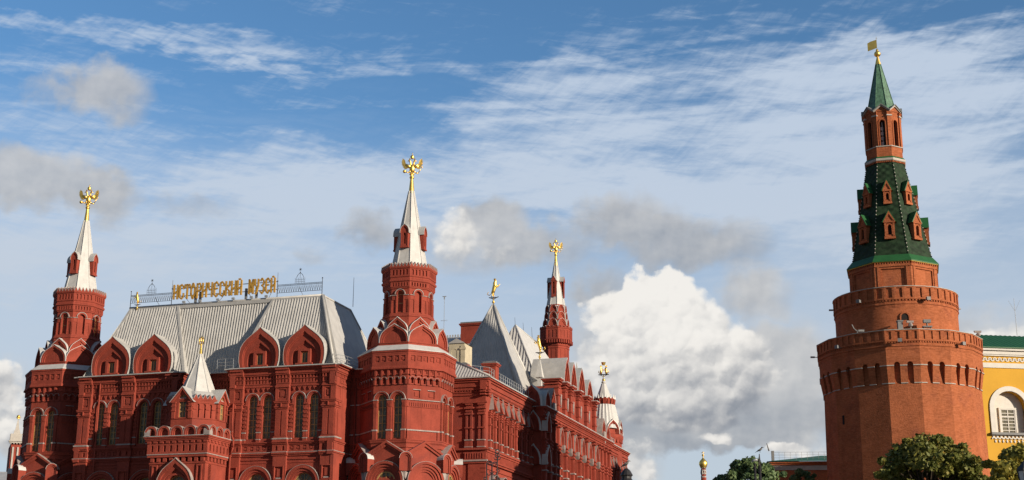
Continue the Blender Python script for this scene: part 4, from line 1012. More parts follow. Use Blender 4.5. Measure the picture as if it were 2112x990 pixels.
# low sheet roofs over the side wings
def lean(y0, y1):
    mb.quad((7.35, y0-.6, 26.74), (7.35, y1, 26.74), (2.6, y1, 28.6), (2.6, y0+1.8, 28.6), 0)
    corrug(mb, (-1.0, y0-.6, 26.74), (7.35, y0-.6, 26.74), (2.6, y0+1.8, 28.9), (-1.0, y0+1.8, 28.9), .32, .05, 0, 1)
    mb.quad((-6, y0+1.8, 28.85), (2.6, y0+1.8, 28.85), (2.6, y1, 28.85), (-6, y1, 28.85), 0)
    mb.tube((7.35, y0-.6, 26.78), (2.6, y0+1.8, 28.95), .12, .12, 0, 6)
lean(5.05, 21.6); lean(54.9, 71.4)
mb.box(-34, 4.0, 9, 30, 20, 28.7, 1)
# hall roof and its brick base
mb.box(-18, -2.6, 33, 50, 24, 35.9, 1)
mb.quad((-18.6, 32.5, 35.9), (-2.2, 32.5, 35.9), (-3.2, 37.5, 38.2), (-17.2, 37.5, 38.2), 0)
mb.quad((-2.2, 32.5, 35.9), (-2.2, 50.5, 35.9), (-3.2, 44.5, 38.2), (-3.2, 37.5, 38.2), 0)
for i in range(40): mb.box(-17.2+i*.36, -17.0+i*.36, 37.4, 37.45, 38.2, 38.5, 0)
mb.quad((-17.2, 37.5, 38.2), (-3.2, 37.5, 38.2), (-3.2, 44.5, 38.2), (-17.2, 44.5, 38.2), 0)
mb.box(-34, 3.0, 30, 60, 24, 28.4, 1)
mb.box(-38, 6.0, 9, 66, -1, 26.4, 1)
mb.build('rear_roof', [METAL, RED], mus)
def chimney(parent, x0, x1, y0, y1, z0, z1):
    mb = MB(); mb.box(x0, x1, y0, y1, z0, z1-.42); mb.box(x0-.12, x1+.12, y0-.12, y1+.12, z1-.42, z1-.28); mb.box(x0-.2, x1+.2, y0-.2, y1+.2, z1-.28, z1-.14)
    mb.box(x0-.05, x1+.05, y0-.05, y1+.05, z1-.14, z1+.06, 1)
    mb.add([(x0-.05, y0-.05, z1+.06), (x1+.05, y0-.05, z1+.06), (x1+.05, y1+.05, z1+.06), (x0-.05, y1+.05, z1+.06), (x0+.3, (y0+y1)/2, z1+.22), (x1-.3, (y0+y1)/2, z1+.22)], [(0, 1, 5, 4), (2, 3, 4, 5), (1, 2, 5), (3, 0, 4)], 1)
    return mb.build('chimney', [RED, DMETAL], parent)
chimney(mus, -6.05, -3.0, 33.6, 35.4, 35.5, 39.15)
chimney(mus, 5.35, 6.75, 8.3, 9.4, 26.9, 28.95)
chimney(mus, 3.1, 3.9, 7.2, 8.0, 27.5, 28.7)
# pale rendered rooftop hut beside the tower
mb = MB(); mb.box(1.2, 3.0, 9.0, 11.5, 28.6, 31.3)
mb.add([(1.1, 8.9, 31.3), (3.1, 8.9, 31.3), (3.1, 11.6, 31.3), (1.1, 11.6, 31.3), (2.1, 8.9, 31.85), (2.1, 11.6, 31.85)], [(0, 1, 4), (1, 2, 5, 4), (2, 3, 5), (3, 0, 4, 5)], 1)
fbox(mb, FRO, 2.6, 3.1, 28.6, 31.0, -9.0, -8.9, 0); fbox(mb, FRO, 2.5, 3.2, 30.6, 30.8, -9.0, -8.85, 0)
wall(mb, FRO, 1.25, 2.5, 28.7, 31.2, -8.97, [(1.85, .6, 29.4, 30.7, 'arch', .1, 2)])
mb.build('rooftop_hut', [CREAM, METAL, GREYM], mus)
# railing along the side eaves
def railing(parent, pts, h, st=1.0, r=.022, nr=3, name='railing'):
    mb = MB()
    for a, b in zip(pts, pts[1:]):
        a, b = Vector(a), Vector(b); n = max(1, round((b-a).length/st))
        for i in range(n+1):
            p = a.lerp(b, i/n); mb.tube(p, p+Z3*h, r, r, 0, 4)
        for k in range(nr): mb.tube(a+Z3*h*(k+1)/nr, b+Z3*h*(k+1)/nr, r, r, 0, 4)
    return mb.build(name, [GREYM], parent)
railing(mus, [(5.0, 5.6, 27.0), (6.6, 6.6, 26.9), (6.6, 21.0, 26.8)], 1.15, .8, .024)
railing(mus, [(6.6, 56, 26.8), (6.6, 70.5, 26.8)], 1.1, .8, .024)
railing(mus, [(-20.2, -4.6, 26.8), (-16.9, -4.6, 26.8)], 1.0, 1.6)
railing(mus, [(-18.0, -6.25, 26.8), (-16.2, -6.25, 26.8)], 1.0, .9)
railing(mus, [(-5.5, -5.9, 26.8), (-4.7, -4.2, 26.8), (-4.5, 1.0, 26.8)], 1.0, 1.2)
# ---- tall eagle tower at the far end -----------------------------------------
mb = MB(); cx, cy = -1.30, 62.0
def oct2(prof, m=0): mb.lathe((cx, cy), prof, 8, pi/8, m)
oct2([(2.2, 20), (2.1, 30), (1.84, 38), (1.84, 41.0), (1.98, 41.1), (2.0, 41.35), (2.22, 41.9), (2.32, 42.0), (2.32, 43.55), (2.40, 43.6), (2.40, 43.75), (1.7, 43.8)])
oct2([(1.55, 43.7), (1.5, 46.5), (1.35, 47.3)])
for k in range(8):
    th = -pi/2+k*pi/4; fr = Fr((cos(th), sin(th)), (cx, cy, 0))
    w = 2*2.37*sin(pi/8); ap = 2.37*A8
    wall(mb, fr, -w/2, w/2, 42.0, 43.5, ap, [((i-1)*.55, .24, 42.2, 43.3, 'rect', .14, None) for i in range(3)])
    for i in range(3): arch_band(mb, fr, (i-1)*.6, 43.75, .16, .30, ap-.3, ap+.05, None, 0, 1, 6)
    for i in range(5): fbox(mb, fr, (i-2)*.36-.09, (i-2)*.36+.09, 41.45, 41.95, 1.9, 2.3)
    wall(mb, fr, -.72, .72, 36, 41.05, 1.88*A8, [(q*.36, .26, 37.0, 40.6, 'arch', .22, 2) for q in (-1, 1)])
    fbox(mb, fr, -.72, .72, 40.75, 40.95, 1.6, 1.82)
    for zz, R, ww in ((43.85, 1.86, 1.36), (45.05, 1.62, 1.18), (46.10, 1.50, 1.08)): gable(mb, fr, 0, zz, ww, 1.32 if zz < 44 else 1.15, R*A8+.1, R*A8-.5, [(1, 0), (.96, .35), (.8, .65), (.5, .87), (0, 1)], 2, 0, 1, .02, .16, .09)
et = mb.build('corner_tower', [RED, WMETAL, DARK], mus)
et['label'] = 'slender tower with tiers of little arches at the far end'
sp = MB(); sp.lathe((cx, cy), [(1.42, 47.0), (1.36, 47.2), (.18, 54.0)], 8, pi/8)
for k in range(8):
    a = pi/8+k*pi/4; sp.tube((cx+1.37*cos(a), cy+1.37*sin(a), 47.2), (cx+.19*cos(a), cy+.19*sin(a), 54.0), .05, .035, 0, 5)
sp.build('spire', [WMETAL], et)
for k in range(4):
    th = -pi/2+k*pi/2; fr = Fr((cos(th), sin(th)), (cx, cy, 0)); dm = MB()
    wall(dm, fr, -.36, .36, 48.4, 50.9, 1.22, [(0, .24, 48.8, 50.7, 'arch', .25, 2)])
    fbox(dm, fr, -.35, .35, 48.4, 50.9, .5, .96); fprism(dm, fr, [(-.45, 50.8), (.45, 50.8), (0, 51.6)], .3, 1.28, 0, 1)
    dm.build('spire_dormer', [RED, METAL, DARK], et)
e_ = gold_eagle(et, 0.0, 1.0); e_.location = (cx, cy, 53.5); e_.rotation_euler.z = radians(17)
# ---- eight-sided tent tower at the far corner ----------------------------------
mb = MB(); cx, cy = 4.75, 66.0
mb.lathe((cx, cy), [(2.5, 20), (2.5, 27.6), (2.75, 28.2), (2.75, 28.6), (2.4, 28.7)], 8, pi/8)
for k in range(8):
    th = -pi/2+k*pi/4; fr = Fr((cos(th), sin(th)), (cx, cy, 0))
    for i in range(4): fbox(mb, fr, (i-1.5)*.45-.12, (i-1.5)*.45+.12, 27.5, 28.0, 2.0, 2.5)
    gable(mb, fr, 0, 28.7, 1.95, 2.0, 2.48, .6, OG, 3, 0, 1, .10, .12, .12)
mb.lathe((cx, cy), [(1.38, 33.0), (1.45, 33.1), (1.62, 33.8), (1.62, 34.0), (1.2, 34.1)], 8, pi/8, 0)
for k in range(16):
    a = k*pi/8+.1; mb.tube((cx+1.55*cos(a), cy+1.55*sin(a), 33.9), (cx+1.62*cos(a), cy+1.62*sin(a), 34.5), .16, .02, 1, 4)
    a += .1; mb.tube((cx+1.47*cos(a), cy+1.47*sin(a), 33.1), (cx+1.6*cos(a), cy+1.6*sin(a), 33.8), .1, .1, 0, 4)
tt_ = mb.build('corner_tower', [RED, METAL], mus)
tt_['label'] = 'small tower with a fluted tent roof and gilded pair of lions'
sp = MB(); n = 48; prof = [(2.45, 29.5), (2.0, 31.0), (1.5, 33.05)]
vs = []
for R, z_ in prof: vs += [(cx+(R+(.10 if k % 2 else 0))*cos(2*pi*k/n), cy+(R+(.10 if k % 2 else 0))*sin(2*pi*k/n), z_) for k in range(n)]
sp.add(vs, [(i*n+k, i*n+(k+1) % n, (i+1)*n+(k+1) % n, (i+1)*n+k) for i in range(2) for k in range(n)])
sp.lathe((cx, cy), [(1.15, 34.0), (.42, 36.0), (.38, 36.2)], 8, pi/8); sp.ball((cx, cy, 36.4), .36, .36, .24)
sp.lathe((cx, cy), [(.22, 36.5), (.12, 37.2)], 8)
sp.build('tent_roof', [WMETAL], tt_)
fb = MB(); fb.ball((cx, cy, 36.75), .26, .26, .22); fb.tube((cx, cy, 36.8), (cx, cy, 37.5), .16, .05)
fb.box(cx-.75, cx+.75, cy-.12, cy+.12, 37.5, 37.6, 1); fb.tube((cx-.6, cy, 37.55), (cx, cy, 37.25), .04, .04, 1); fb.tube((cx+.6, cy, 37.55), (cx, cy, 37.25), .04, .04, 1)
for q in (-1, 1):
    fb.spine([((cx+q*.42, cy, 37.65), .16, .16), ((cx+q*.38, cy, 38.0), .19, .17), ((cx+q*.30, cy, 38.4), .19, .17), ((cx+q*.36, cy, 38.75), .19, .18), ((cx+q*.52, cy, 38.8), .12, .11)])
    fb.tube((cx+q*.34, cy, 38.3), (cx+q*.02, cy, 38.2), .07, .06); fb.path([(cx+q*.5, cy, 37.7), (cx+q*.75, cy, 37.9), (cx+q*.68, cy, 38.15)], .05)
fb.lathe((cx, cy), [(.22, 38.95), (.36, 39.35), (.1, 39.25)], 8)
fb.build('gilded_lions', [GOLD, IRON], tt_)
# ------------------------------------------------------------------ roof sign and ironwork
sg = empty('roof_sign', (0, 0, 0), 0, 'gilded metal letters of the museum name on a frame along the roof ridge', 'sign')
sg.matrix_world = mus.matrix_basis if False else Matrix.Translation((MX, MY, 0)) @ Matrix.Rotation(PSI-pi/2, 4, 'Z')
SX0, SX1, SZ0, SZ1 = -25.75, -13.55, 35.25, 36.74
fr = Fr((0, -1)); SY = 2.9
def bars(mb, L, d=0.0):
    for a, z0, b, z1, w in L:
        A_, B_ = Vector((a, 0, z0)), Vector((b, 0, z1)); dv = (B_-A_); 
        if dv.length < 1e-6: continue
        dv.normalize(); n_ = Vector((-dv.z, 0, dv.x))*w/2; e = dv*w*.25
        q = [A_-n_-e, B_-n_+e, B_+n_+e, A_+n_-e]
        fprism(mb, fr, [(p_.x, p_.z) for p_ in q], SY+d, SY+.17+d)
GL = { # glyphs of stylised old slavic lettering on a 1 x 1 cell
 'И': [(.14,0,.14,1),(.86,0,.86,1),(.14,.36,.86,.58)],
 'С': [(.18,.12,.18,.88),(.18,.92,.55,1.0),(.55,1.0,.86,.84),(.86,.84,.84,.70),(.18,.08,.55,-.02),(.55,-.02,.90,.14),(.90,.14,.92,.36)],
 'Т': [(.5,-.02,.5,1),(.05,.97,.95,.97),(.05,.97,.02,.78),(.95,.97,.98,.78)],
 'О': [(.5,1.04,.14,.66),(.5,1.04,.86,.66),(.14,.70,.14,.26),(.86,.70,.86,.26),(.14,.28,.5,-.06),(.86,.28,.5,-.06)],
 'Р': [(.2,-.04,.2,1),(.2,.96,.7,1.0),(.7,1.0,.88,.78),(.88,.78,.80,.52),(.80,.52,.2,.42)],
 'Ч': [(.16,1,.16,.66),(.16,.66,.34,.50),(.34,.50,.84,.50),(.84,1,.84,0)],
 'Е': [(.18,.12,.18,.88),(.18,.90,.60,1.02),(.60,1.02,.90,.82),(.18,.52,.74,.56),(.18,.10,.55,-.04),(.55,-.04,.92,.16)],
 'К': [(.16,0,.16,1),(.84,1,.80,.72),(.80,.72,.24,.50),(.24,.50,.78,.34),(.78,.34,.84,0)],
 'Й': [(.14,0,.14,1),(.86,0,.86,1),(.14,.36,.86,.58),(.34,1.10,.66,1.12)],
 'М': [(.10,0,.10,1),(.90,0,.90,1),(.10,1.0,.5,.44),(.90,1.0,.5,.44),(.5,.1,.5,.44)],
 'У': [(.16,1,.18,.60),(.18,.60,.5,.46),(.84,1,.84,.55),(.84,.55,.5,.06),(.5,.06,.3,-.04)],
 'З': [(.14,.88,.5,1.04),(.5,1.04,.84,.84),(.84,.84,.80,.62),(.80,.62,.44,.52),(.44,.52,.86,.40),(.86,.40,.84,.14),(.84,.14,.5,-.04),(.5,-.04,.12,.12)],
}
WORDS = [('ИСТОРИЧЕСКИЙ', -25.62, -17.45), ('МУЗЕЙ', -16.75, -13.62)]
for wd, xa, xb in WORDS:
    n = len(wd); st = (xb-xa)/n
    for i, ch in enumerate(wd):
        mb = MB(); x0 = xa+i*st+.04; wv = st-.08; L = []
        for a, z0, b, z1 in GL[ch]:
            L.append((x0+a*wv, SZ0+z0*(SZ1-SZ0), x0+b*wv, SZ0+z1*(SZ1-SZ0), .175 if abs(z0-z1) > .3 else .15))
        bars(mb, L)
        mb.build('letter', [LETTER], sg)
mb = MB()
for z_ in (35.55, 36.38): mb.tube((SX0, -SY+.06, z_), (SX1, -SY+.06, z_), .045, .045, 0, 5)
for x_ in (-23.0, -22.45, -17.1, -15.9): mb.box(x_-.11, x_+.11, -2.85, -2.65, 34.6, 35.9)
for a, b in ((-24.4, -23.5), (-19.4, -20.3), (-17.0, -16.2), (-14.0, -14.5), (-27.8, -27.2), (-11.0, -10.5)): mb.tube((a, -2.85, 35.6), (b, -2.75, 34.6), .025, .025, 0, 4)
for x_ in (SX0-.05, SX1+.06): mb.tube((x_, -2.85, 35.0), (x_, -2.85, 37.35), .035, .025, 0, 5)
mb.build('sign_frame', [DMETAL], sg)
def cresting(x0, x1, pk, label):
    """black wrought-iron cresting with a star-topped crown"""
    r = empty('roof_cresting', (0, 0, 0), 0, label, 'ironwork', 'iron crestings on the museum ridge'); r.matrix_world = sg.matrix_world.copy()
    mb = MB(); z0, z1 = 35.15, 36.0; Y_ = -2.85
    for z_ in (z0, z1, z1-.12): mb.tube((x0, Y_, z_), (x1, Y_, z_), .03, .03, 0, 4)
    n = int((x1-x0)/.26)
    for i in range(n):
        a = x0+(x1-x0)*i/n; b = x0+(x1-x0)*(i+1)/n; m = (a+b)/2
        mb.tube((a, Y_, z0), (m, Y_, z1-.3), .018, .018, 0, 3); mb.tube((b, Y_, z0), (m, Y_, z1-.3), .018, .018, 0, 3); mb.tube((a, Y_, z0), (a, Y_, z1), .014, .014, 0, 3)
        mb.tube((m, Y_, z1-.3), (m, Y_, z1), .018, .018, 0, 3)
    for x_ in (x0, x1): mb.tube((x_, Y_, 34.6), (x_, Y_, 36.3), .04, .03, 0, 5); mb.ball((x_, Y_, 36.42), .08, .05, .08, 0, 8, 5)
    mb.build('iron_fence', [IRON], r)
    cb = MB(); c = pk
    for i in range(7):
        x_ = c+(i-3)*.18; cb.tube((x_, Y_, z1), (x_, Y_, z1+(.62 if i % 2 == 0 else .45)), .02, .02, 0, 4)
    for z_ in (z1+.2, z1+.42): cb.tube((c-.56, Y_, z_), (c+.56, Y_, z_), .018, .018, 0, 4)
    for q in (-1, 1): cb.path([(c+q*.38, Y_, z1+.45), (c+q*.38, Y_, z1+.72), (c+q*.22, Y_, z1+.98), (c, Y_, z1+1.15)], .024, 0, 4)
    cb.tube((c, Y_, z1+.4), (c, Y_, z1+1.4), .022, .02, 0, 4); cb.ball((c, Y_, z1+1.15), .06, .06, .08, 0, 6, 4)
    for k in range(8): t = k*pi/4; cb.tube((c, Y_, z1+1.5), (c+.17*cos(t), Y_, z1+1.5+.17*sin(t)), .03, .01, 0, 4)
    cb.build('iron_crown', [IRON], r)
    return r
cresting(-30.75, -25.8, -28.3, 'black iron cresting on the ridge left of the gilded letters')
cresting(-13.48, -8.42, -10.95, 'black iron cresting on the ridge right of the gilded letters')
o = figure(None, (-29.85, -2.95, 34.35), .62, -1, 'gilded_statue'); o.matrix_world = sg.matrix_world.copy()
tag(o, 'small gilded heraldic beast on the ridge near the left end of the iron cresting', 'statue')
# floodlights on the ridge
first = None
for i, x_ in enumerate((-24.2, -22.3, -20.2, -18.4, -16.3, -14.6)):
    if first is None:
        mb = MB(); mb.box(-.14, .14, -.10, .10, 0, .18); mb.tube((0, 0, -.15), (0, 0, .05), .03); mb.box(-.17, .17, -.13, -.10, -.02, .20)
        first = mb.build('floodlight', [GREYM]); r = first
    else: r = first.copy(); COL.objects.link(r)
    r.matrix_world = sg.matrix_world @ Matrix.Translation((x_, -3.0, 34.75))
    tag(r, 'small grey floodlight on the roof ridge under the gilded letters', 'floodlight', 'floodlights under the letters')
# TV aerial and rods on the roofs
def aerial(loc, h, label, yagi=True, name='tv_aerial'):
    mb = MB(); mb.tube((0, 0, 0), (0, 0, h), .035, .022, 0, 5)
    if yagi:
        mb.box(-.22, .22, -.04, .04, h-.02, h+.05); mb.box(-.05, .05, -.05, .05, h-.3, h)
        for z_, L, t in ((h*.34, 1.0, .2), (h*.38, .9, -.5), (h*.66, .35, .4)):
            mb.tube((-L*cos(t), -L*sin(t), z_), (L*cos(t), L*sin(t), z_+.1), .018, .018, 0, 4)
            for k in range(-3, 4): q = L*k/3.2; mb.tube((q*cos(t)+.3*sin(t), q*sin(t)-.3*cos(t), z_+.03), (q*cos(t)-.3*sin(t), q*sin(t)+.3*cos(t), z_+.03), .010, .010, 0, 3)
    o = mb.build(name, [GREYM]); o.matrix_world = sg.matrix_world @ Matrix.Translation(loc)
    return tag(o, label, 'aerial')
aerial((.25, 10, 28.8), 8.0, 'tall television aerial with crossed rods beside the middle spired tower')
aerial((-7.5, 3.0, 34.6), 3.2, 'thin white whip aerial above the right end of the big grey roof', False, 'whip_aerial')
# ------------------------------------------------------------------ round brick fortress tower
DA = 138.0; AZA = .274; SS = DA/147.0
tow = empty('fortress_tower', (DA*sin(AZA), DA*cos(AZA), 1.7*(1-SS)), -AZA, 'round tapering brick fortress tower with green tiled tent roof and gold flag', 'tower')
tow.scale = (SS, SS, SS)
V16 = radians(-75.8)
def ngon(mb, prof, n=16, ph=V16, m=0, smooth=False): mb.lathe((0, 0), prof, n, ph, m, smooth)
mb = MB()
ngon(mb, [(8.30, -1), (7.98, 15.5), (7.84, 24.86)])
c16 = cos(pi/16)
def crown(mb, R, z0, nseg, ph, per, w, zt):
    """panelled parapet: moulding, dentils, recessed panels, white coping"""
    cN = cos(pi/nseg)
    ngon(mb, [(R-.12, z0-.3), (R-.10, z0), (R-.02, z0+.04), (R-.02, z0+.14), (R-.08, z0+.18), (R-.08, z0+.34)], nseg, ph)
    ngon(mb, [(R-.12, z0+.5), (R+.02, z0+.52), (R+.02, z0+.60), (R-.06, z0+.62)], nseg, ph)
    for k in range(nseg):
        th = ph+(k+.5)*2*pi/nseg; fr = Fr((cos(th), sin(th))); ap = R*cN; fw = 2*R*sin(pi/nseg)
        nd = max(1, int(fw/.26))
        for i in range(nd): fbox(mb, fr, -fw/2+fw*(i+.25)/nd, -fw/2+fw*(i+.75)/nd, z0+.36, z0+.5, ap-.3, ap-.02)
        ops = [(-fw/2+fw*(i+.5)/per, w, z0+.70, zt-.18, 'rect', .13, None) for i in range(per)]
        wall(mb, fr, -fw/2, fw/2, z0+.60, zt-.06, ap, ops)
        for o in ops: wall(mb, fr, o[0]-w/2+.004, o[0]+w/2-.004, o[2]+.004, o[3]-.004, ap-.11, [(o[0]+w*.12, w*.5, o[2]+.14, o[3]-.12, 'rect', .12, None)])
    ngon(mb, [(R+.05, zt-.06), (R+.05, zt), (R-.9, zt+.05)], nseg, ph, 1)
# machicolated storey, walls leaning outwards between the niches
dl = lambda z: (7.86+(min(max(z, 24.86), 26.6)-24.86)/1.74*.30)*c16
for k in range(16):
    th = V16+(k+.5)*pi/8; fr = Fr((cos(th), sin(th)))
    fw = 2*7.86*sin(pi/16); fw2 = 2*8.16*sin(pi/16)
    db = 7.72*c16
    def seg(a0, a1, b0, b1, z0, z1): # quad between two heights with own widths
        mb.quad(fr.P(a0, z0, dl), fr.P(a1, z0, dl), fr.P(b1, z1, dl), fr.P(b0, z1, dl), 0)
    def wz(z): return fw/2+(fw2-fw)/2*min(max((z-24.86)/1.74, 0), 1)
    nc = [(-.62, .56), (.62, .56)]
    edges = [-9]+[e for c, w in nc for e in (c-w/2, c+w/2)]+[9]
    for i in range(0, 6, 2):
        a, b = edges[i], edges[i+1]
        for z0, z1 in ((24.86, 26.6),):
            seg(max(a, -wz(z0)), min(b, wz(z0)), max(a, -wz(z1)), min(b, wz(z1)), z0, z1)
        seg(max(a, -wz(27)), min(b, wz(27)), max(a, -wz(27)), min(b, wz(27)), 26.6, 27.0)
        a_, b_ = max(a, -wz(26.6)+.0), min(b, wz(26.6))
        fbox(mb, fr, a_, b_, 26.55, 26.64, 7.7, 8.16*c16+.06, 1)
        a_, b_ = max(a, -wz(24.9)), min(b, wz(24.9)); fbox(mb, fr, a_, b_, 24.86, 24.94, 7.6, 7.86*c16+.07, 1)
    for c, w in nc:
        A_ = c-w/2; B_ = c+w/2
        top = arcpts(c, 26.68, w/2, 8)
        for (p_, q_) in zip(top, top[1:]): mb.quad(fr.P(p_[0], p_[1], dl), fr.P(q_[0], q_[1], dl), fr.P(q_[0], 27.0, dl), fr.P(p_[0], 27.0, dl), 0)
        ol = [(A_, 24.86), (A_, 26.6)]+top+[(B_, 26.6), (B_, 24.86)]
        for (p_, q_) in zip(ol, ol[1:]): mb.quad(fr.P(*p_, dl), fr.P(*q_, dl), fr.P(*q_, db), fr.P(*p_, db), 0)
        mb.add([fr.P(p_[0], p_[1], db) for p_ in ol], [tuple(reversed(range(len(ol))))], 0)
    # upper wall
    wall(mb, fr, -fw2/2, fw2/2, 27.0, 28.3, 8.16*c16, [])
crown(mb, 8.30, 28.42, 16, V16, 4, .44, 30.12)
ngon(mb, [(8.2, 28.2), (8.2, 30.0)])
# slits
for th_, z0, z1 in ((radians(-90-47), 21.4, 22.3), (radians(-90+58), 21.4, 22.3), (radians(-90-58), 16.0, 16.9)):
    fr = Fr((cos(th_), sin(th_))); fbox(mb, fr, -.12, .12, z0, z1, 7.5, 7.93*c16+.03, 2)
# round drum
ngon(mb, [(6.30, 30.0), (6.14, 30.7), (6.14, 32.95)], 80, 0, 0, True)
crown(mb, 6.28, 33.04, 40, 0, 1, .56, 34.92)
ngon(mb, [(6.15, 32.9), (6.15, 34.8)], 40, 0)
tb = mb.build('tower_wall', [BRICK, WSTONE, DARK], tow)
wb = MB(); fr = Fr((0, -1)); wb.add([fr.P(a, z, 6.17) for a, z in [(-.36, 31.45)]+arcpts(.0, 31.75, .36, 10)+[(.36, 31.45)]], [tuple(range(13))], 1)
arch_band(wb, fr, 0, 31.75, .36, .50, 6.0, 6.24, 31.4, 0)
o = wb.build('arched_opening', [BRICK, DARK], tb); o.rotation_euler.z = radians(8)
# octagon under the tent
mb = MB(); P8 = pi/8
mb.lathe((0, 0), [(4.55, 34.5), (4.55, 37.6)], 8, P8)
for k in range(8):
    th = -pi/2+k*pi/4; fr = Fr((cos(th), sin(th))); R = 4.70; ap = R*A8; fw = 2*R*sin(P8)
    wall(mb, fr, -fw/2, fw/2, 34.9, 37.66, ap, [(0, 2.3, 34.9, 37.2, 'rect', .16, None)])
    wall(mb, fr, -1.14, 1.14, 34.9, 37.19, ap-.15, [(0, 1.66, 34.9, 36.95, 'rect', .14, None)])
    wall(mb, fr, -.82, .82, 34.9, 36.94, ap-.28, [(0, 1.1, 34.9, 36.7, 'rect', .12, None)])
    wall(mb, fr, -.54, .54, 34.9, 36.69, ap-.39, [(0, .30, 35.1, 36.3, 'point', .25, 2)])
    for q in (-1, 1):
        fbox(mb, fr, q*1.42-.10, q*1.42+.10, 34.9, 37.4, ap-.02, ap+.07)
    fbox(mb, fr, -fw/2, fw/2, 37.4, 37.66, ap-.02, ap+.10)
    for i in range(14): fbox(mb, fr, -fw/2+fw*(i+.2)/14, -fw/2+fw*(i+.7)/14, 37.66, 37.86, ap-.3, ap+.12, 0)
    fbox(mb, fr, -fw/2-.03, fw/2+.03, 37.86, 37.96, ap-.3, ap+.20, 3)
mb.build('tent_base', [BRICK, WSTONE, DARK, YTRIM], tow)
mb = MB(); mb.lathe((0, 0), [(4.98, 37.90), (4.98, 38.0), (4.38, 38.72), (4.2, 38.74)], 8, P8)
mb.build('eaves', [GREEN], tow)
mb = MB(); mb.lathe((0, 0), [(4.30, 38.70), (3.10, 44.2), (2.05, 49.5)], 8, P8)
tent = mb.build('tent_roof', [TILE], tow)
for k in range(8):
    a = P8+k*pi/4; mb = MB()
    for i in range(50):
        t = (i+.5)/50; z_ = 38.75+t*10.7; R = (4.30-(z_-38.7)*1.2/5.5 if z_ < 44.2 else 3.10-(z_-44.2)*1.05/5.3)+.02
        mb.ball((R*cos(a), R*sin(a), z_), .058, .058, .07 if i % 2 else .10, 0 if i % 2 else 1, 6, 4)
    mb.build('beaded_ridge', [WSTONE, TILE], tent)
# tent dormers
def tdormer(w, zb, zt, zr, dfront, dback):
    mb = MB(); fr = FRO; h = w/2
    wall(mb, fr, -h*.72, h*.72, zb, zt, dfront, [(0, w*.26, zb+.45, zt-.35, 'arch', .22, None)])
    fbox(mb, fr, -h*.72, h*.72, zb, zb+.04, dback, dfront)
    for q in (-1, 1):
        fbox(mb, fr, q*h*.72-.01, q*h*.72+.01, zb, zt, dback, dfront)
        fbox(mb, fr, q*h*.60-h*.14, q*h*.60+h*.14, zb+.3, zt-.1, dfront-.02, dfront+.07)
    fbox(mb, fr, -h*.82, h*.82, zb, zb+.26, dback, dfront+.12); fbox(mb, fr, -h*.86, h*.86, zt-.12, zt+.04, dback, dfront+.12)
    arch_band(mb, fr, 0, zt-.35-w*.13, w*.15, w*.24, dfront-.02, dfront+.06, zb+.45)
    fprism(mb, fr, [(-h*.86, zt+.03), (h*.86, zt+.03), (0, zr-.08)], dback, dfront+.04)
    fband(mb, fr, [(-h*.86, zt+.03), (0, zr-.06), (h*.86, zt+.03)], [(-h*.6, zt+.10), (0, zr-.42), (h*.6, zt+.10)], dfront-.02, dfront+.12)
    fband(mb, fr, [(-h-.06, zt-.06), (0, zr+.05), (h+.06, zt-.06)], [(-h+.06, zt-.04), (0, zr-.07), (h-.06, zt-.04)], dback-.1, dfront+.12, 1, 1)
    d = mb.build('tent_dormer', [BRICK, GREEN], tent)
    wm = MB(); P = [(-w*.13, zb+.45)]+arcpts(0, zt-.35-w*.13, w*.13, 8)+[(w*.13, zb+.45)]
    wm.add([fr.P(a, z, dfront-.20) for a, z in P], [tuple(range(len(P)))], 0)
    wm.build('window', [DARK], d)
    return d
dA = tdormer(1.36, 40.45, 42.3, 43.5, 3.84, 2.7); dB = tdormer(1.06, 44.45, 45.95, 47.1, 2.98, 2.1)
for dd in (dA, dB):
    for k in range(1, 8): copy_tree(dd, tent, (0, 0, 0), k*pi/4)
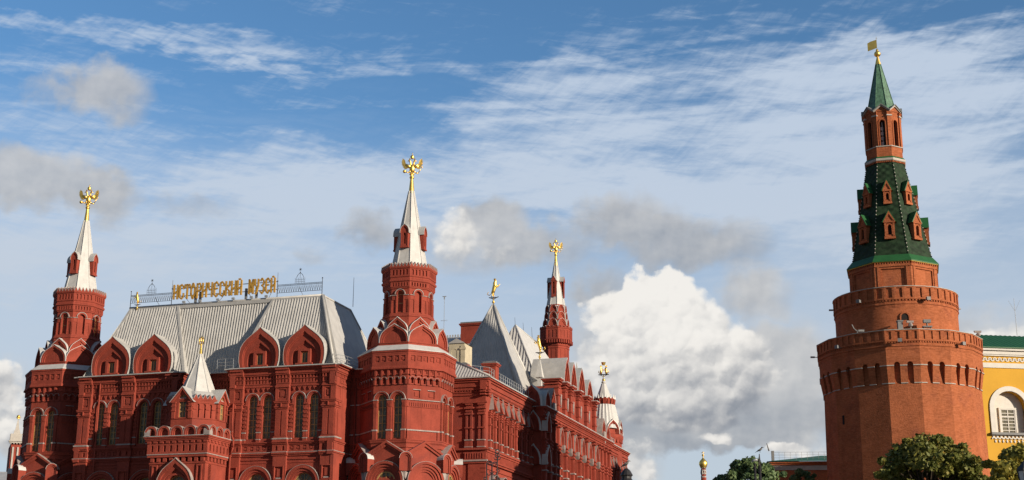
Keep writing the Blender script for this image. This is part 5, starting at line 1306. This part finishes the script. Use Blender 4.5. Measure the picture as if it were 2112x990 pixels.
# lantern
mb = MB()
mb.lathe((0, 0), [(2.06, 49.35), (2.06, 49.44)], 8, P8, 0)
for k in range(8):
    th = -pi/2+k*pi/4; fr = Fr((cos(th), sin(th)))
    for i in range(9): fbox(mb, fr, -.8+i*.2-.05, -.8+i*.2+.05, 49.32, 49.5, 1.7, 2.04)
mb.lathe((0, 0), [(2.22, 49.5), (2.28, 49.56), (2.28, 49.78), (2.2, 49.8)], 8, P8, 1)
mb.lathe((0, 0), [(2.24, 49.8), (2.06, 50.02), (1.9, 50.04)], 8, P8, 3)
mb.lathe((0, 0), [(2.02, 50.0), (2.00, 51.12)], 8, P8, 0)
mb.lathe((0, 0), [(2.08, 51.12), (2.08, 51.22), (1.9, 51.24)], 8, P8, 1)
mb.lathe((0, 0), [(1.6, 51.1), (1.6, 55)], 8, P8, 0)
for k in range(8):
    th = -pi/2+k*pi/4; fr = Fr((cos(th), sin(th))); R = 1.98; ap = R*A8; fw = 2*R*sin(P8)
    wall(mb, fr, -fw/2, fw/2, 51.2, 55.1, ap, [(0, .56, 51.25, 54.15, 'arch', .30, 2)])
    fbox(mb, fr, -.06, .00, 51.3, 53.9, ap-.29, ap-.2, 4) if k % 2 == 0 else None
    if k in (0, 1, 7): 
        for z_ in (51.4, 51.95, 52.5, 53.05): fbox(mb, fr, -.22, .06, z_, z_+.36, ap-.295, ap-.27, 4) if k == 0 else None
    th2 = th+P8; f2 = Fr((cos(th2), sin(th2)))
    fbox(mb, f2, -.24, .24, 51.2, 54.55, 1.5, R+.03); fbox(mb, f2, -.30, .30, 54.55, 54.68, 1.5, R+.10, 1); fbox(mb, f2, -.26, .26, 54.68, 55.1, 1.5, R+.06)
    fbox(mb, f2, -.30, .30, 54.9, 55.0, 1.5, R+.12)
    arch_band(mb, fr, 0, 53.87, .28, .40, ap-.02, ap+.07, 51.25)
    fprism(mb, fr, [(-fw/2-.1, 55.08), (fw/2+.1, 55.08), (0, 55.72)], 1.3, ap+.06)
    fband(mb, fr, [(-fw/2-.12, 55.10), (0, 55.80), (fw/2+.12, 55.10)], [(-fw/2-.05, 55.04), (0, 55.66), (fw/2+.05, 55.04)], 1.3, ap+.20, 1, 1)
    fband(mb, fr, [(-fw/2-.16, 55.16), (0, 55.90), (fw/2+.16, 55.16)], [(-fw/2-.12, 55.10), (0, 55.81), (fw/2+.12, 55.10)], 1.0, ap+.30, 5, 5)
lan = mb.build('lantern', [BRICK, WSTONE, DARK, GREEN, GREYM, DMETAL], tow)
mb = MB(); mb.lathe((0, 0), [(1.72, 55.45), (1.48, 55.95), (.28, 61.2)], 8, P8)
for k in range(8):
    a = P8+k*pi/4; mb.tube((1.5*cos(a), 1.5*sin(a), 55.9), (.29*cos(a), .29*sin(a), 61.2), .05, .035, 0, 5)
mb.build('green_spire', [TILE2], tow)
mb = MB(); mb.lathe((0, 0), [(.34, 61.15), (.30, 61.3), (.10, 62.1)], 8, P8); mb.ball((0, 0, 62.42), .36, .36, .33, 0, 16, 10); mb.lathe((0, 0), [(.16, 62.72), (.12, 62.95), (.03, 63.05)], 8, smooth=True)
mb.tube((0, 0, 62.9), (0, 0, 64.5), .028, .018, 0, 5); mb.tube((-.08, 0, 64.25), (.08, 0, 64.25), .02, .02, 0, 4)
gb = mb.build('gilded_ball', [GOLD], tow)
mb = MB(); fr = Fr((0, -1)); fprism(mb, fr, [(-.02, 63.15), (-.02, 64.12), (-.66, 63.95), (-.98, 63.78), (-.98, 62.85)], -.02, .02)
o = mb.build('weather_flag', [mat('dull_gold_sheet', (.33, .27, .08), .55, metal=.3, var=.2)], gb)
# fittings on the tower: each its own thing
def tw_at(px, py, R, z=None):
    """point of the tower surface of radius R (tower units) seen at the pixel"""
    D = DA-R*SS*.9
    return at(px, py, D)
lamp0 = None
FL = [(1771,622,'small white floodlight on the left of the upper parapet of the brick tower'),(1914,616,'small floodlight casting a shadow on the right of the upper parapet of the brick tower'),
      (1727,716,'floodlight under the lower parapet in the shaded left part of the brick tower'),(1856,702,'floodlight casting a long shadow under the lower parapet, above the niches'),(1986,709,'floodlight under the lower parapet near the right side of the brick tower')]
def tower_hit(px, py, Rm):
    """intersection of the view ray with a vertical cylinder round the tower axis"""
    d = ray(px, py); o = Vector((0, 0, CZ)); c = tow.location
    a = d.x**2+d.y**2; b = -2*(d.x*c.x+d.y*c.y); cc = c.x**2+c.y**2-Rm**2
    disc = b*b-4*a*cc
    t = (-b-sqrt(disc))/(2*a) if disc > 0 else -b/(2*a)
    return o+d*t
for i, (px, py, lb) in enumerate(FL):
    R = (6.36 if py < 630 else 8.30)*SS
    pt = tower_hit(px, py, R+.35)
    if lamp0 is None:
        mb = MB(); mb.box(-.16, .16, -.14, .14, -.12, .14); mb.tube((0, .1, 0), (0, .55, -.02), .04, .04, 0, 5); mb.box(-.19, .19, -.18, -.14, -.15, .17)
        lamp0 = mb.build('floodlight', [DMETAL]); r = lamp0
    else: r = lamp0.copy(); COL.objects.link(r)
    n = pt-tow.location; r.location = pt; r.rotation_euler.z = atan2(n.y, n.x)+pi/2
    tag(r, lb, 'floodlight', 'floodlights on the fortress tower')
for px, py, R, lb in ((1714,640,6.25,'bracket lamp jutting from the left edge of the upper drum of the brick tower'),(1977,637,6.25,'bracket lamp jutting from the right edge of the upper drum of the brick tower'),(1676,737,8.25,'bracket lamp jutting from the left edge of the lower storey of the brick tower')):
    a = at(px, py, DA); s = 1 if px > 1800 else -1
    mb = MB(); mb.box(-.20, .20, -.10, .10, -.06, .08); mb.tube((-s*.7, 0, 0), (0, 0, 0), .04, .04, 0, 5)
    r = mb.build('bracket_lamp', [GREYM]); r.location = a; tag(r, lb, 'lamp', 'bracket lamps on the fortress tower')
TZ = 30.16*SS+tow.location.z
def on_terrace(px, Rm=7.4):
    d = ray(px, 670); c = tow.location; a = d.x**2+d.y**2; b = -2*(d.x*c.x+d.y*c.y); cc = c.x**2+c.y**2-(Rm*SS)**2
    disc = max(0, b*b-4*a*cc); t = (-b-sqrt(disc))/(2*a); return Vector((d.x*t, d.y*t, TZ))
mb = MB(); mb.box(-.22, .22, -.2, .2, 0, .95); mb.box(-.28, .28, -.26, .26, .9, 1.0)
r = mb.build('equipment_box', [DMETAL]); r.location = on_terrace(1856, 6.9); tag(r, 'dark metal box standing on the terrace below the arched opening', 'box')
def camera_thing(px, lb, Rm=7.2, dark=False):
    mb = MB(); mb.tube((0, 0, 0), (0, 0, .45), .06, .05); mb.lathe((0, 0), [(.20, .4), (.22, .55), (.12, .7)], 8); mb.box(-.34, .28, -.09, .09, .72, .86)
    mb.box(-.40, .30, -.12, .12, .86, .90)
    r = mb.build('security_camera', [DMETAL if dark else TRIM]); r.location = on_terrace(px, Rm); tag(r, lb, 'camera', 'security cameras on the tower terrace'); return r
camera_thing(1878, 'white security camera standing on the terrace right of the dark box')
camera_thing(2016, 'white security camera at the right end of the tower terrace', 7.9)
mb = MB(); mb.box(-.35, .35, -.2, .2, .25, .34); mb.tube((-.28, 0, 0), (-.28, 0, .3), .04); mb.tube((.28, 0, 0), (.28, 0, .3), .04); mb.tube((0, 0, .3), (0, 0, .75), .06); mb.box(-.28, .28, -.14, .14, .6, .85)
r = mb.build('searchlight', [DMETAL]); r.location = on_terrace(1912, 7.2); r.scale = (1.2,)*3; tag(r, 'dark searchlight on a stand at the right of the tower terrace', 'searchlight')
mb = MB(); mb.path([(-.45, 0, .9), (-.3, 0, .55), (-.1, 0, .35), (.15, 0, .3), (.5, 0, .28)], .05); mb.box(.1, .65, -.1, .1, .22, .4); mb.tube((0, 0, 0), (0, 0, .35), .05)
r = mb.build('roof_lamp', [DMETAL]); r.location = on_terrace(1767, 7.6); tag(r, 'curved lamp bracket on the terrace in the shaded left part of the tower', 'lamp')
# ------------------------------------------------------------------ yellow palace wing
c0 = at(2010, 760, 172); dirw = radians(8.0)
yl = empty('yellow_palace', (c0.x, c0.y, 0), dirw, 'bright yellow palace with white trim, arched window and green roof', 'building')
fr = Fr((0, -1))
def uply(px, py):
    """point on the palace front seen at a pixel: (s, z)"""
    d = ray(px, py); n = Vector((sin(dirw), -cos(dirw), 0)); s = Vector((cos(dirw), sin(dirw), 0)); o = Vector((0, 0, CZ))
    q = Vector((c0.x, c0.y, 0)); t = (q-o).dot(n)/d.dot(n); p_ = o+d*t
    return (p_-q).dot(s), p_.z
zE = uply(2060, 719)[1]; zR = uply(2060, 692)[1]; zc1 = uply(2060, 732)[1]; zf1 = uply(2060, 735)[1]; zf0 = uply(2060, 749)[1]; zb0 = uply(2060, 759)[1]
sc, zt_ = uply(2079, 797); sL = uply(2042, 860)[0]; zsill = uply(2079, 893)[1]; r_o = sc-sL
zspr = zt_-r_o; r_i = r_o*.78
mb = MB()
wall(mb, fr, -1, 30, -1, zb0, 0, [(sc, r_i*2, zsill, zt_-(r_o-r_i), 'arch', .85, None), (sc+11, r_i*2, zsill, zt_-(r_o-r_i), 'arch', .85, None)])
mb.box(-1, 30, 1.2, 14, -1, zE-.5)
mb2 = MB()
fbox(mb2, fr, -1, 30, zb0, zf0, -.1, .12); fbox(mb2, fr, -1, 30, zf1, zc1-.02, -.1, .25); fbox(mb2, fr, -1, 30, zc1, zE-.35, -.1, .35); fbox(mb2, fr, -1, 30, zE-.32, zE-.04, -.1, .6)
fbox(mb, fr, -1, 30, zf0, zf1, -.1, .05)
yw = mb.build('palace_wall', [YEL], yl)
# relief frieze: white scrolls
for i in range(52):
    s_ = -.5+i*.62
    zc_ = (zf0+zf1)/2; hh = (zf1-zf0)*.36
    arch_band(mb2, fr, s_, zc_, hh*.45, hh*.85, .04, .13, None, 0, None, 6)
    fband(mb2, fr, [(s_+.31+(.25)*cos(t), zc_+hh*.8*sin(t)) for t in [pi+j*pi/5 for j in range(6)]], [(s_+.31+(.12)*cos(t), zc_+hh*.35*sin(t)) for t in [pi+j*pi/5 for j in range(6)]], .04, .12)
    mb2.ball(fr.P(s_, zc_, .08), .08, .05, .10, 0, 6, 4)
mb2.build('cornice', [WHITE], yw)
def ywin(s_):
    m = MB(); 
    arch_band(m, fr, s_, zspr, r_i, r_o, -.3, .16, zsill, 0, None, 20)
    P = [(s_-r_i, zsill)]+arcpts(s_, zspr, r_i, 16)+[(s_+r_i, zsill)]
    # deep reveal and inner wall
    n = len(P)
    for (p_, q_) in zip(P, P[1:]): m.quad(fr.P(*p_, .1), fr.P(*q_, .1), fr.P(*q_, -.82), fr.P(*p_, -.82), 0)
    m.add([fr.P(a, z, -.82) for a, z in P], [tuple(reversed(range(n)))], 0)
    ww = r_i*.88; zt2 = zspr-.1
    fband(m, fr, [(s_-ww*.62, zsill), (s_-ww*.62, zt2+.25), (s_+ww*.62, zt2+.25), (s_+ww*.62, zsill)], [(s_-ww*.5, zsill), (s_-ww*.5, zt2), (s_+ww*.5, zt2), (s_+ww*.5, zsill)], -.8, -.62)
    fbox(m, fr, s_-r_o-.15, s_+r_o+.15, zsill-.28, zsill, -.3, .45, 1)
    for i in range(11):
        a = s_-r_o+.2+i*(2*r_o-.4)/10; arch_band(m, fr, a, zsill-.75, .12, .26, .02, .14, None, 0, None, 6); fprism(m, fr, [(a-.2, zsill-.3), (a+.2, zsill-.3), (a, zsill-.62)], .0, .12)
        m.ball(fr.P(a+.2, zsill-1.0, .06), .13, .06, .18, 0, 6, 4)
    # roundel on the reveal
    for q in (1,):
        R_ = [Vector((s_+q*(r_i-.02), .30+.26*cos(t), zspr-1.9+.55*sin(t))) for t in [j*pi/8 for j in range(17)]]
        for a_, b_ in zip(R_, R_[1:]): m.tube(a_, b_, .03, .03, 0, 4)
    w = m.build('arched_window', [WHITE, DMETAL], yw)
    g_ = MB(); g_.quad(fr.P(s_-ww*.5, zsill, -.76), fr.P(s_+ww*.5, zsill, -.76), fr.P(s_+ww*.5, zt2, -.76), fr.P(s_-ww*.5, zt2, -.76), 0)
    fbox(g_, fr, s_-.05, s_+.05, zsill, zt2, -.75, -.68, 1)
    for k in range(8):
        z_ = zsill+(zt2-zsill)*k/7.0; th_ = .09 if k == 5 else .04; fbox(g_, fr, s_-ww*.5, s_+ww*.5, z_-th_, z_+th_, -.75, -.69, 1)
    for q in (-1, 1): fbox(g_, fr, s_+q*ww*.47-.06, s_+q*ww*.47+.06, zsill, zt2, -.75, -.67, 1)
    g_.build('window_panes', [GLASS, WHITE], w)
ywin(sc); ywin(sc+11)
mb = MB(); corrug(mb, (-1, -.7, zE), (30, -.7, zE), (30, 6, zR+1.3), (-1, 6, zR+1.3), .62, .07, 0, 1); mb.quad((-1, 6, zR+1.3), (30, 6, zR+1.3), (30, 13, zE-1), (-1, 13, zE-1), 0)
fbox(mb, fr, -1, 30, zE-.06, zE+.06, .3, .75)
mb.build('green_roof', [GREEN], yl)
o = aerial((0, 0, 0), 4.6, 'thin forked aerial on the green roof of the yellow palace', False, 'forked_aerial')
a_ = at(2098, 692, 176); o.matrix_world = Matrix.Translation(a_)
mb = MB(); mb.tube((0, 0, 3.0), (-.7, 0, 4.3), .02, .015, 0, 4); mb.tube((0, 0, 3.0), (.75, 0, 4.4), .02, .015, 0, 4); mb.build('fork', [GREYM], o)
# ------------------------------------------------------------------ low brick building with green roof left of the tower
c1 = at(1586, 960, 205)
gh = empty('gate_building', (c1.x, c1.y, 0), radians(-6), 'low dark red brick building with white band and green roof left of the brick tower', 'building')
z1 = at(1620, 952, 205).z; z0 = at(1620, 967, 205).z; zb_ = at(1620, 961.5, 205).z; zt_r = at(1700, 934, 205).z
mb = MB(); fr = Fr((0, -1)); wall(mb, fr, .4, 30, -1, z1, 0, []); mb.box(.4, 30, .02, 12, -1, z1)
fbox(mb, fr, .2, 30, z1-.5, z1, -.2, .25); fbox(mb, fr, .0, 30, z1-.22, z1, -.2, .45)
mb.build('brick_wall', [BRICK], gh)
mb = MB(); fbox(mb, fr, .35, 30, zb_-.55, zb_+.1, -.2, .10); mb.build('white_band', [WSTONE], gh)
mb = MB(); mb.add([(-.3, -.7, z1), (30, -.7, z1), (30, 6, zt_r+.4), (8, 6, zt_r+.4), (-.3, 12, z1)], [(0, 1, 2, 3), (0, 3, 4)]); mb.build('green_roof', [GREEN], gh)
mb = MB()
for i in range(11): mb.tube((.8+i*.8, 1.2, z1+.2), (.8+i*.8, 1.2, z1+1.5), .02, .02, 0, 4)
for k in range(3): mb.tube((.8, 1.2, z1+.7+k*.4), (8.8, 1.2, z1+.7+k*.4), .02, .02, 0, 4)
mb.box(.5, .9, 1.1, 1.5, z1+.3, z1+1.7); mb.tube((.2, 1.2, z1+1.7), (-.1, 1.2, z1+2.8), .12, .06)
mb.build('roof_railing', [DMETAL], gh)
# ------------------------------------------------------------------ slender church tower with golden onion dome
c2 = at(1451, 975, 330); k = 330/F
ch = empty('church_tower', (c2.x, c2.y, 0), 0, 'slender church tower with a golden onion dome on the skyline', 'church')
def zz(py): return at(1451, py, 330).z
mb = MB(); rr = 5.2*k*1.0
mb.lathe((0, 0), [(rr*1.1, -1), (rr*1.1, zz(985)), (rr, zz(984)), (rr, zz(967))], 8, .2); mb.build('tower_shaft', [RED], ch)
mb = MB()
for py in (966, 972, 978, 985): mb.lathe((0, 0), [(rr*1.12, zz(py)), (rr*1.18, zz(py)+.25), (rr*1.0, zz(py)+.3)], 8, .2)
for q in range(8): mb.ball((rr*1.0*cos(q*pi/4+.2), rr*1.0*sin(q*pi/4+.2), zz(975)), .14, .14, .5)
mb.build('white_bands', [WSTONE], ch)
mb = MB(); P = [(5.4, 966), (7.2, 962), (8.6, 958), (8.5, 954.5), (7.0, 951), (4.2, 948), (2.0, 945.5), (1.0, 943), (.6, 940)]
mb.lathe((0, 0), [(r*k, zz(py)) for r, py in P], 20, 0, 0, True); mb.ball((0, 0, zz(939)), .28, .28, .28)
mb.build('onion_dome', [GOLD], ch)
mb = MB(); mb.tube((0, 0, zz(940)), (0, 0, zz(931)), .07, .05); mb.tube((-.42, 0, zz(934)), (.42, 0, zz(934)), .05, .05); mb.tube((-.22, 0, zz(932.4)), (.22, 0, zz(932.4)), .04, .04); mb.build('cross', [GOLD], ch)
# ------------------------------------------------------------------ far left: red hall with balustrade and obelisk
D3 = 260; c3 = at(20, 950, D3)
du = empty('city_hall', (c3.x, c3.y, 0), radians(22), 'red hall with white balustrade and obelisk behind the left corner tower', 'building')
def lz(py): return at(30, py, D3).z
mb = MB(); fr = Fr((0, -1)); wall(mb, fr, 0, 14, -1, lz(912), 0, [(4.1, 1.5, lz(945), lz(921), 'arch', .3, 1)]); mb.box(0, 14, .02, 10, -1, lz(912))
mb.build('hall_wall', [RED, WSTONE], du)
mb = MB()
for s_ in (.35, 1.15): fbox(mb, fr, s_-.14, s_+.14, lz(972), lz(922), -.1, .22)
fbox(mb, fr, -.4, 14, lz(914), lz(911), -.3, .55); fbox(mb, fr, -.5, 14, lz(911), lz(909), -.3, .75)
for i in range(22): fbox(mb, fr, -.2+i*.5, .0+i*.5, lz(916), lz(914), -.1, .4)
arch_band(mb, fr, 4.1, lz(923), .75, 1.0, -.1, .12, lz(945))
mb.build('white_trim', [WSTONE], du)
mb = MB(); fbox(mb, fr, -.3, 1.6, lz(908.9), lz(895), -1.2, .45)
for i in range(22): mb.lathe(fr.P(1.95+i*.48, 0, .2), [(.10, lz(908.5)), (.17, lz(905)), (.07, lz(900)), (.10, lz(896.5))], 6)
fbox(mb, fr, 1.6, 14, lz(896.3), lz(894.3), -.1, .45)
mb.build('balustrade', [WSTONE], du)
mb = MB(); P_ = fr.P(.75, 0, -.35); mb.lathe(P_, [(.80, lz(895)), (.66, lz(888)), (.42, lz(884)), (.14, lz(866)), (.09, lz(864))], 4, pi/4); mb.build('obelisk', [WSTONE], du)
mb = MB()
for q in range(8): mb.tube((P_.x, P_.y, lz(860)), (P_.x+.42*cos(q*pi/4), P_.y-.05, lz(860)+.42*sin(q*pi/4)), .14, .03)
mb.ball((P_.x, P_.y, lz(858)), .28, .28, .28); mb.build('gilded_star', [GOLD], du)
# grey roof at the picture's left edge
c4 = at(0, 975, 240); mb = MB()
a4 = at(-60, 962, 240); b4 = at(22, 975, 236)
mb.box(-12, 2.4, 0, 10, -1, b4.z-1.0, 1); mb.quad((-12, -.5, b4.z-1.0), (2.8, -.5, b4.z-1.0), (.5, 5, b4.z+1.0), (-12, 5, b4.z+1.2), 0)
r = mb.build('far_house', [METAL, DMETAL]); r.location = (c4.x, c4.y, 0); tag(r, 'distant house with a plain grey metal roof at the left edge', 'house')
# ------------------------------------------------------------------ trees
def leafmat(name, a, b, c):
    m = bpy.data.materials.new(name); m.use_nodes = True; t = m.node_tree; NX.nt = t; bs = t.nodes['Principled BSDF']
    cc = t.nodes.new('ShaderNodeTexCoord'); o = NX(cc.outputs['Object'])
    col = mixc(sstep(noise(o, 1.3, 4, .6), .40, .62), a, b); col = mixc(sstep(noise(o, 3.1, 3, .6), .60, .70), col, c)
    t.links.new(col.s, bs.inputs['Base Color']); bs.inputs['Roughness'].default_value = .55; bs.inputs['Specular IOR Level'].default_value = .3
    tr = t.nodes.new('ShaderNodeBsdfTranslucent'); t.links.new(col.s, tr.inputs[0]); mx = t.nodes.new('ShaderNodeMixShader'); mx.inputs[0].default_value = .28
    ou = t.nodes['Material Output']; t.links.new(bs.outputs[0], mx.inputs[1]); t.links.new(tr.outputs[0], mx.inputs[2]); t.links.new(mx.outputs[0], ou.inputs[0])
    return m
LA = leafmat('dusty_green_leaves', (.135, .15, .032), (.23, .215, .048), (.42, .27, .05))
LB = leafmat('yellowing_leaves', (.21, .20, .04), (.36, .30, .05), (.58, .38, .045))
LC = leafmat('cool_green_leaves', (.10, .16, .07), (.17, .235, .09), (.17, .20, .06))
def tree(px, pytop, D, rx, hc, leaf, nleaf, label, lobes, seed, tall=None):
    rnd = random.Random(seed); top = at(px, pytop, D)
    root = empty('tree', (top.x, top.y, 0), 0, label, 'tree')
    H = top.z; tr = MB(); zc = H-hc*.62
    tr.spine([((0, 0, 0), .32, .32), ((.08, .05, zc*.5), .22, .22), ((-.05, 0, zc), .15, .15), ((0, 0, H-hc*.25), .05, .05)], 0, 8)
    cen = []
    for i in range(lobes):
        a = rnd.uniform(0, 2*pi); el = rnd.uniform(-.75, .98); q = sqrt(max(0, 1-el*el))*rnd.uniform(.35, .92)
        c = Vector((rx*q*cos(a), rx*q*sin(a), (H-hc*.55)+hc*.42*el)); r = rx*rnd.uniform(.13, .26)*(1.1-.25*el)
        cen.append((c, r)); tr.tube((0, 0, zc*rnd.uniform(.7, 1.05)), c, .09, .025, 0, 5)
    cen.append((Vector((rnd.uniform(-.3, .3), 0, H-rx*.22)), rx*.20))
    for i in range(lobes//2):                              # ragged sprays beyond the crown
        a = rnd.uniform(0, 2*pi); el = rnd.uniform(-.5, .95); q = sqrt(1-el*el)*rnd.uniform(.92, 1.12)
        c = Vector((rx*q*cos(a), rx*q*sin(a), (H-hc*.55)+hc*.46*el)); cen.append((c, rx*rnd.uniform(.06, .11)))
        tr.tube((0, 0, zc), c, .05, .012, 0, 4)
    tr.build('trunk', [BARK], root)
    vs = []; fs = []
    for i in range(nleaf):
        c, r = rnd.choice(cen)
        u = Vector((rnd.gauss(0, 1), rnd.gauss(0, 1), rnd.gauss(0, 1))).normalized()
        ru = r*(rnd.random()**.38)*(1+.18*sin(u.x*7+c.x*3)*sin(u.z*6+c.z))
        p = c+Vector((u.x*ru*1.15, u.y*ru*1.15, u.z*ru*.85))
        n = (u+Vector((rnd.gauss(0, .7), rnd.gauss(0, .7), rnd.gauss(0, .7)+.3))).normalized()
        a = n.cross(Vector((rnd.gauss(0, 1), rnd.gauss(0, 1), rnd.gauss(0, 1)))).normalized(); b = n.cross(a); s = rnd.uniform(.07, .21)
        k = len(vs); vs += [p-a*s, p-b*s*.62+n*.02, p+a*s, p+b*s*.62-n*.02]; fs.append((k, k+1, k+2, k+3))
    m = MB(); m.add(vs, fs); m.build('crown', [leaf], root)
    return root
tree(1906, 886, 92, 3.4, 6.5, LA, 36000, 'dense round tree in front of the sunlit side of the brick tower', 62, 4)
tree(2108, 905, 84, 3.2, 6.0, LB, 24000, 'yellowing tree in front of the yellow palace at the right edge', 52, 5)
tree(1548, 937, 124, 2.95, 5.8, LC, 26000, 'cool green tree standing behind the twin lamp posts', 56, 8)
tree(1652, 964, 147, 2.0, 4.4, LC, 9000, 'dark tree in the shade beside the low brick building', 18, 11)
tree(1480, 983, 124, 1.2, 2.6, LC, 4000, 'small treetop just showing between the onion dome and the big tree', 10, 12)
# ------------------------------------------------------------------ lamp posts, lantern and birds
def crow(px, py, D, size, face, label):
    a = at(px, py, D); mb = MB(); s = size*face; S = size
    mb.spine([((-.62*s, 0, -.20*S), .03*S, .015*S), ((-.40*s, 0, -.06*S), .07*S, .04*S), ((-.20*s, 0, .06*S), .12*S, .10*S), ((.02*s, 0, .16*S), .15*S, .14*S), ((.18*s, 0, .28*S), .13*S, .13*S), ((.26*s, 0, .42*S), .08*S, .09*S), ((.32*s, 0, .50*S), .085*S, .085*S), ((.40*s, 0, .50*S), .055*S, .05*S), ((.50*s, 0, .47*S), .02*S, .02*S), ((.56*s, 0, .45*S), .008*S, .008*S)], 0, 10)
    for q in (-1, 1):
        mb.tube((.03*s, q*.05*S, .08*S), (.04*s, q*.05*S, -.14*S), .018*S, .012*S, 0, 5); mb.tube((-.04*s, q*.05*S, -.14*S), (.12*s, q*.05*S, -.14*S), .012*S, .010*S, 0, 4)
    o = mb.build('crow', [CROW]); o.location = a; return tag(o, label, 'bird', None)
CROW = mat('hooded_crow_feathers', (.14, .13, .125), .7, var=.3, scale=3)
NX.nt = CROW.node_tree; t_ = CROW.node_tree; tcn = t_.nodes.new('ShaderNodeTexCoord'); sp_ = t_.nodes.new('ShaderNodeSeparateXYZ'); t_.links.new(tcn.outputs['Object'], sp_.inputs[0])
zq = NX(sp_.outputs[2]); g_ = sstep(zq, .05, .12); h_ = sstep(zq, .26, .22)
t_.links.new(mixc(g_*h_, (.015, .015, .017), (.13, .12, .11)).s, t_.nodes['Principled BSDF'].inputs['Base Color'])
def post(px, D, parts, label, ztop, name='lamp_post'):
    a = at(px, ztop, D); r = empty(name, (a.x, a.y, 0), 0, label, 'lamp post'); H = a.z
    mb = MB(); parts(mb, H, r); mb.build('post', [IRON], r); return r
def twin(mb, H, r):
    mb.tube((0, 0, 0), (0, 0, H-.9), .12, .10, 0, 8)
    for q in (-.09, .09): mb.tube((q, 0, H-1.3), (0, 0, H), .05, .03, 0, 5)
    mb.tube((-.38, 0, 0), (-.38, 0, H-.75), .10, .08, 0, 8); mb.tube((-.38, 0, H-2.6), (0, 0, H-2.4), .03, .03)
    for z_, w in ((H-.62, .42), (H-2.75, .36)):
        h = MB(); h.spine([((-.38-w*.6, -.1, z_-.02), .08, .06), ((-.38-w*.2, -.1, z_+.1), .16, .10), ((-.38+w*.25, -.1, z_+.14), .17, .11), ((-.38+w*.5, -.1, z_+.10), .08, .07)], 0, 10)
        h.build('lamp_head', [GREYM], r)
post(1566, 112, twin, 'pair of tall dark lamp posts with grey lamp heads in front of the round tree', 936)
crow(1567, 930.5, 112, .60, 1, 'hooded crow perched on the tip of the tall twin lamp posts')
def single(mb, H, r):
    mb.tube((0, 0, 0), (0, 0, H-.9), .14, .12, 0, 8)
    mb.lathe((0, 0), [(.15, H-1.0), (.34, H-.72), (.36, H-.62), (.22, H-.45), (.22, H-.36), (.28, H-.30), (.17, H-.10), (.06, H)], 12)
post(1292, 62, single, 'dark lamp post cap rising at the bottom edge right of the museum', 966)
crow(1290, 961, 62, .44, 1, 'hooded crow on the lamp post cap beside the end of the museum')
# ornate iron lamp bracket in front of the museum's side wall
def scrolls(mb, H, r):
    def arc(cx, cz, R, a0, a1, w=.03, n=14): mb.path([(cx+R*cos(radians(a0+(a1-a0)*i/n)), 0, cz+R*sin(radians(a0+(a1-a0)*i/n))) for i in range(n+1)], w, 0, 5)
    mb.tube((0, 0, 0), (0, 0, H-.75), .045, .035)
    mb.tube((.27, 0, H-2.6), (.27, 0, H-.25), .03, .03); mb.tube((-.27, 0, H-2.8), (-.27, 0, H-.75), .035, .035)
    arc(-.13, H-.75, .14, 180, 0); arc(.14, H-.80, .13, 180, 0); arc(-.13, H-.75, .07, 180, -120, .022); arc(.14, H-.80, .06, 180, -120, .02)
    arc(.27, H-.12, .10, 0, 360, .028); arc(.27, H-.32, .11, 90, -240, .028); arc(.20, H-.45, .10, 0, -200, .024); arc(.34, H-.46, .09, 180, 380, .024)
    arc(-.14, H-1.25, .09, 90, -200, .024); arc(.14, H-1.25, .09, 90, 380, .024); arc(.13, H-1.65, .11, 0, 300, .026); arc(-.34, H-1.5, .07, 0, 360, .026); arc(.34, H-1.55, .07, 0, 360, .026)
    arc(-.10, H-1.85, .12, 60, -220, .026); arc(.30, H-1.1, .08, -90, 180, .024)
post(1015, 72, scrolls, 'ornate black scrolled iron lamp bracket before the museum side wall', 926, 'iron_bracket')
# street lantern cut by the right edge
a = at(2113, 965, 45); ln = empty('street_lantern', (a.x, a.y, 0), 0, 'dark framed street lantern at the bottom right corner', 'lantern')
mb = MB(); H = a.z; mb.tube((0, 0, 0), (0, 0, H-.75), .05, .04)
mb.lathe((0, 0), [(.24, H-.10), (.22, H-.02), (.08, H+.14), (.02, H+.22)], 6)
for k_ in range(6):
    t = k_*pi/3; mb.tube((.22*cos(t), .22*sin(t), H-.08), (.13*cos(t), .13*sin(t), H-.72), .014, .014)
mb.lathe((0, 0), [(.13, H-.76), (.14, H-.70)], 6); mb.build('lantern_frame', [IRON], ln)
mb = MB(); mb.lathe((0, 0), [(.12, H-.70), (.205, H-.10)], 6); mb.build('frosted_glass', [mat('frosted_glass', (.55, .56, .55), .3)], ln)
SC.cycles.max_bounces = 6
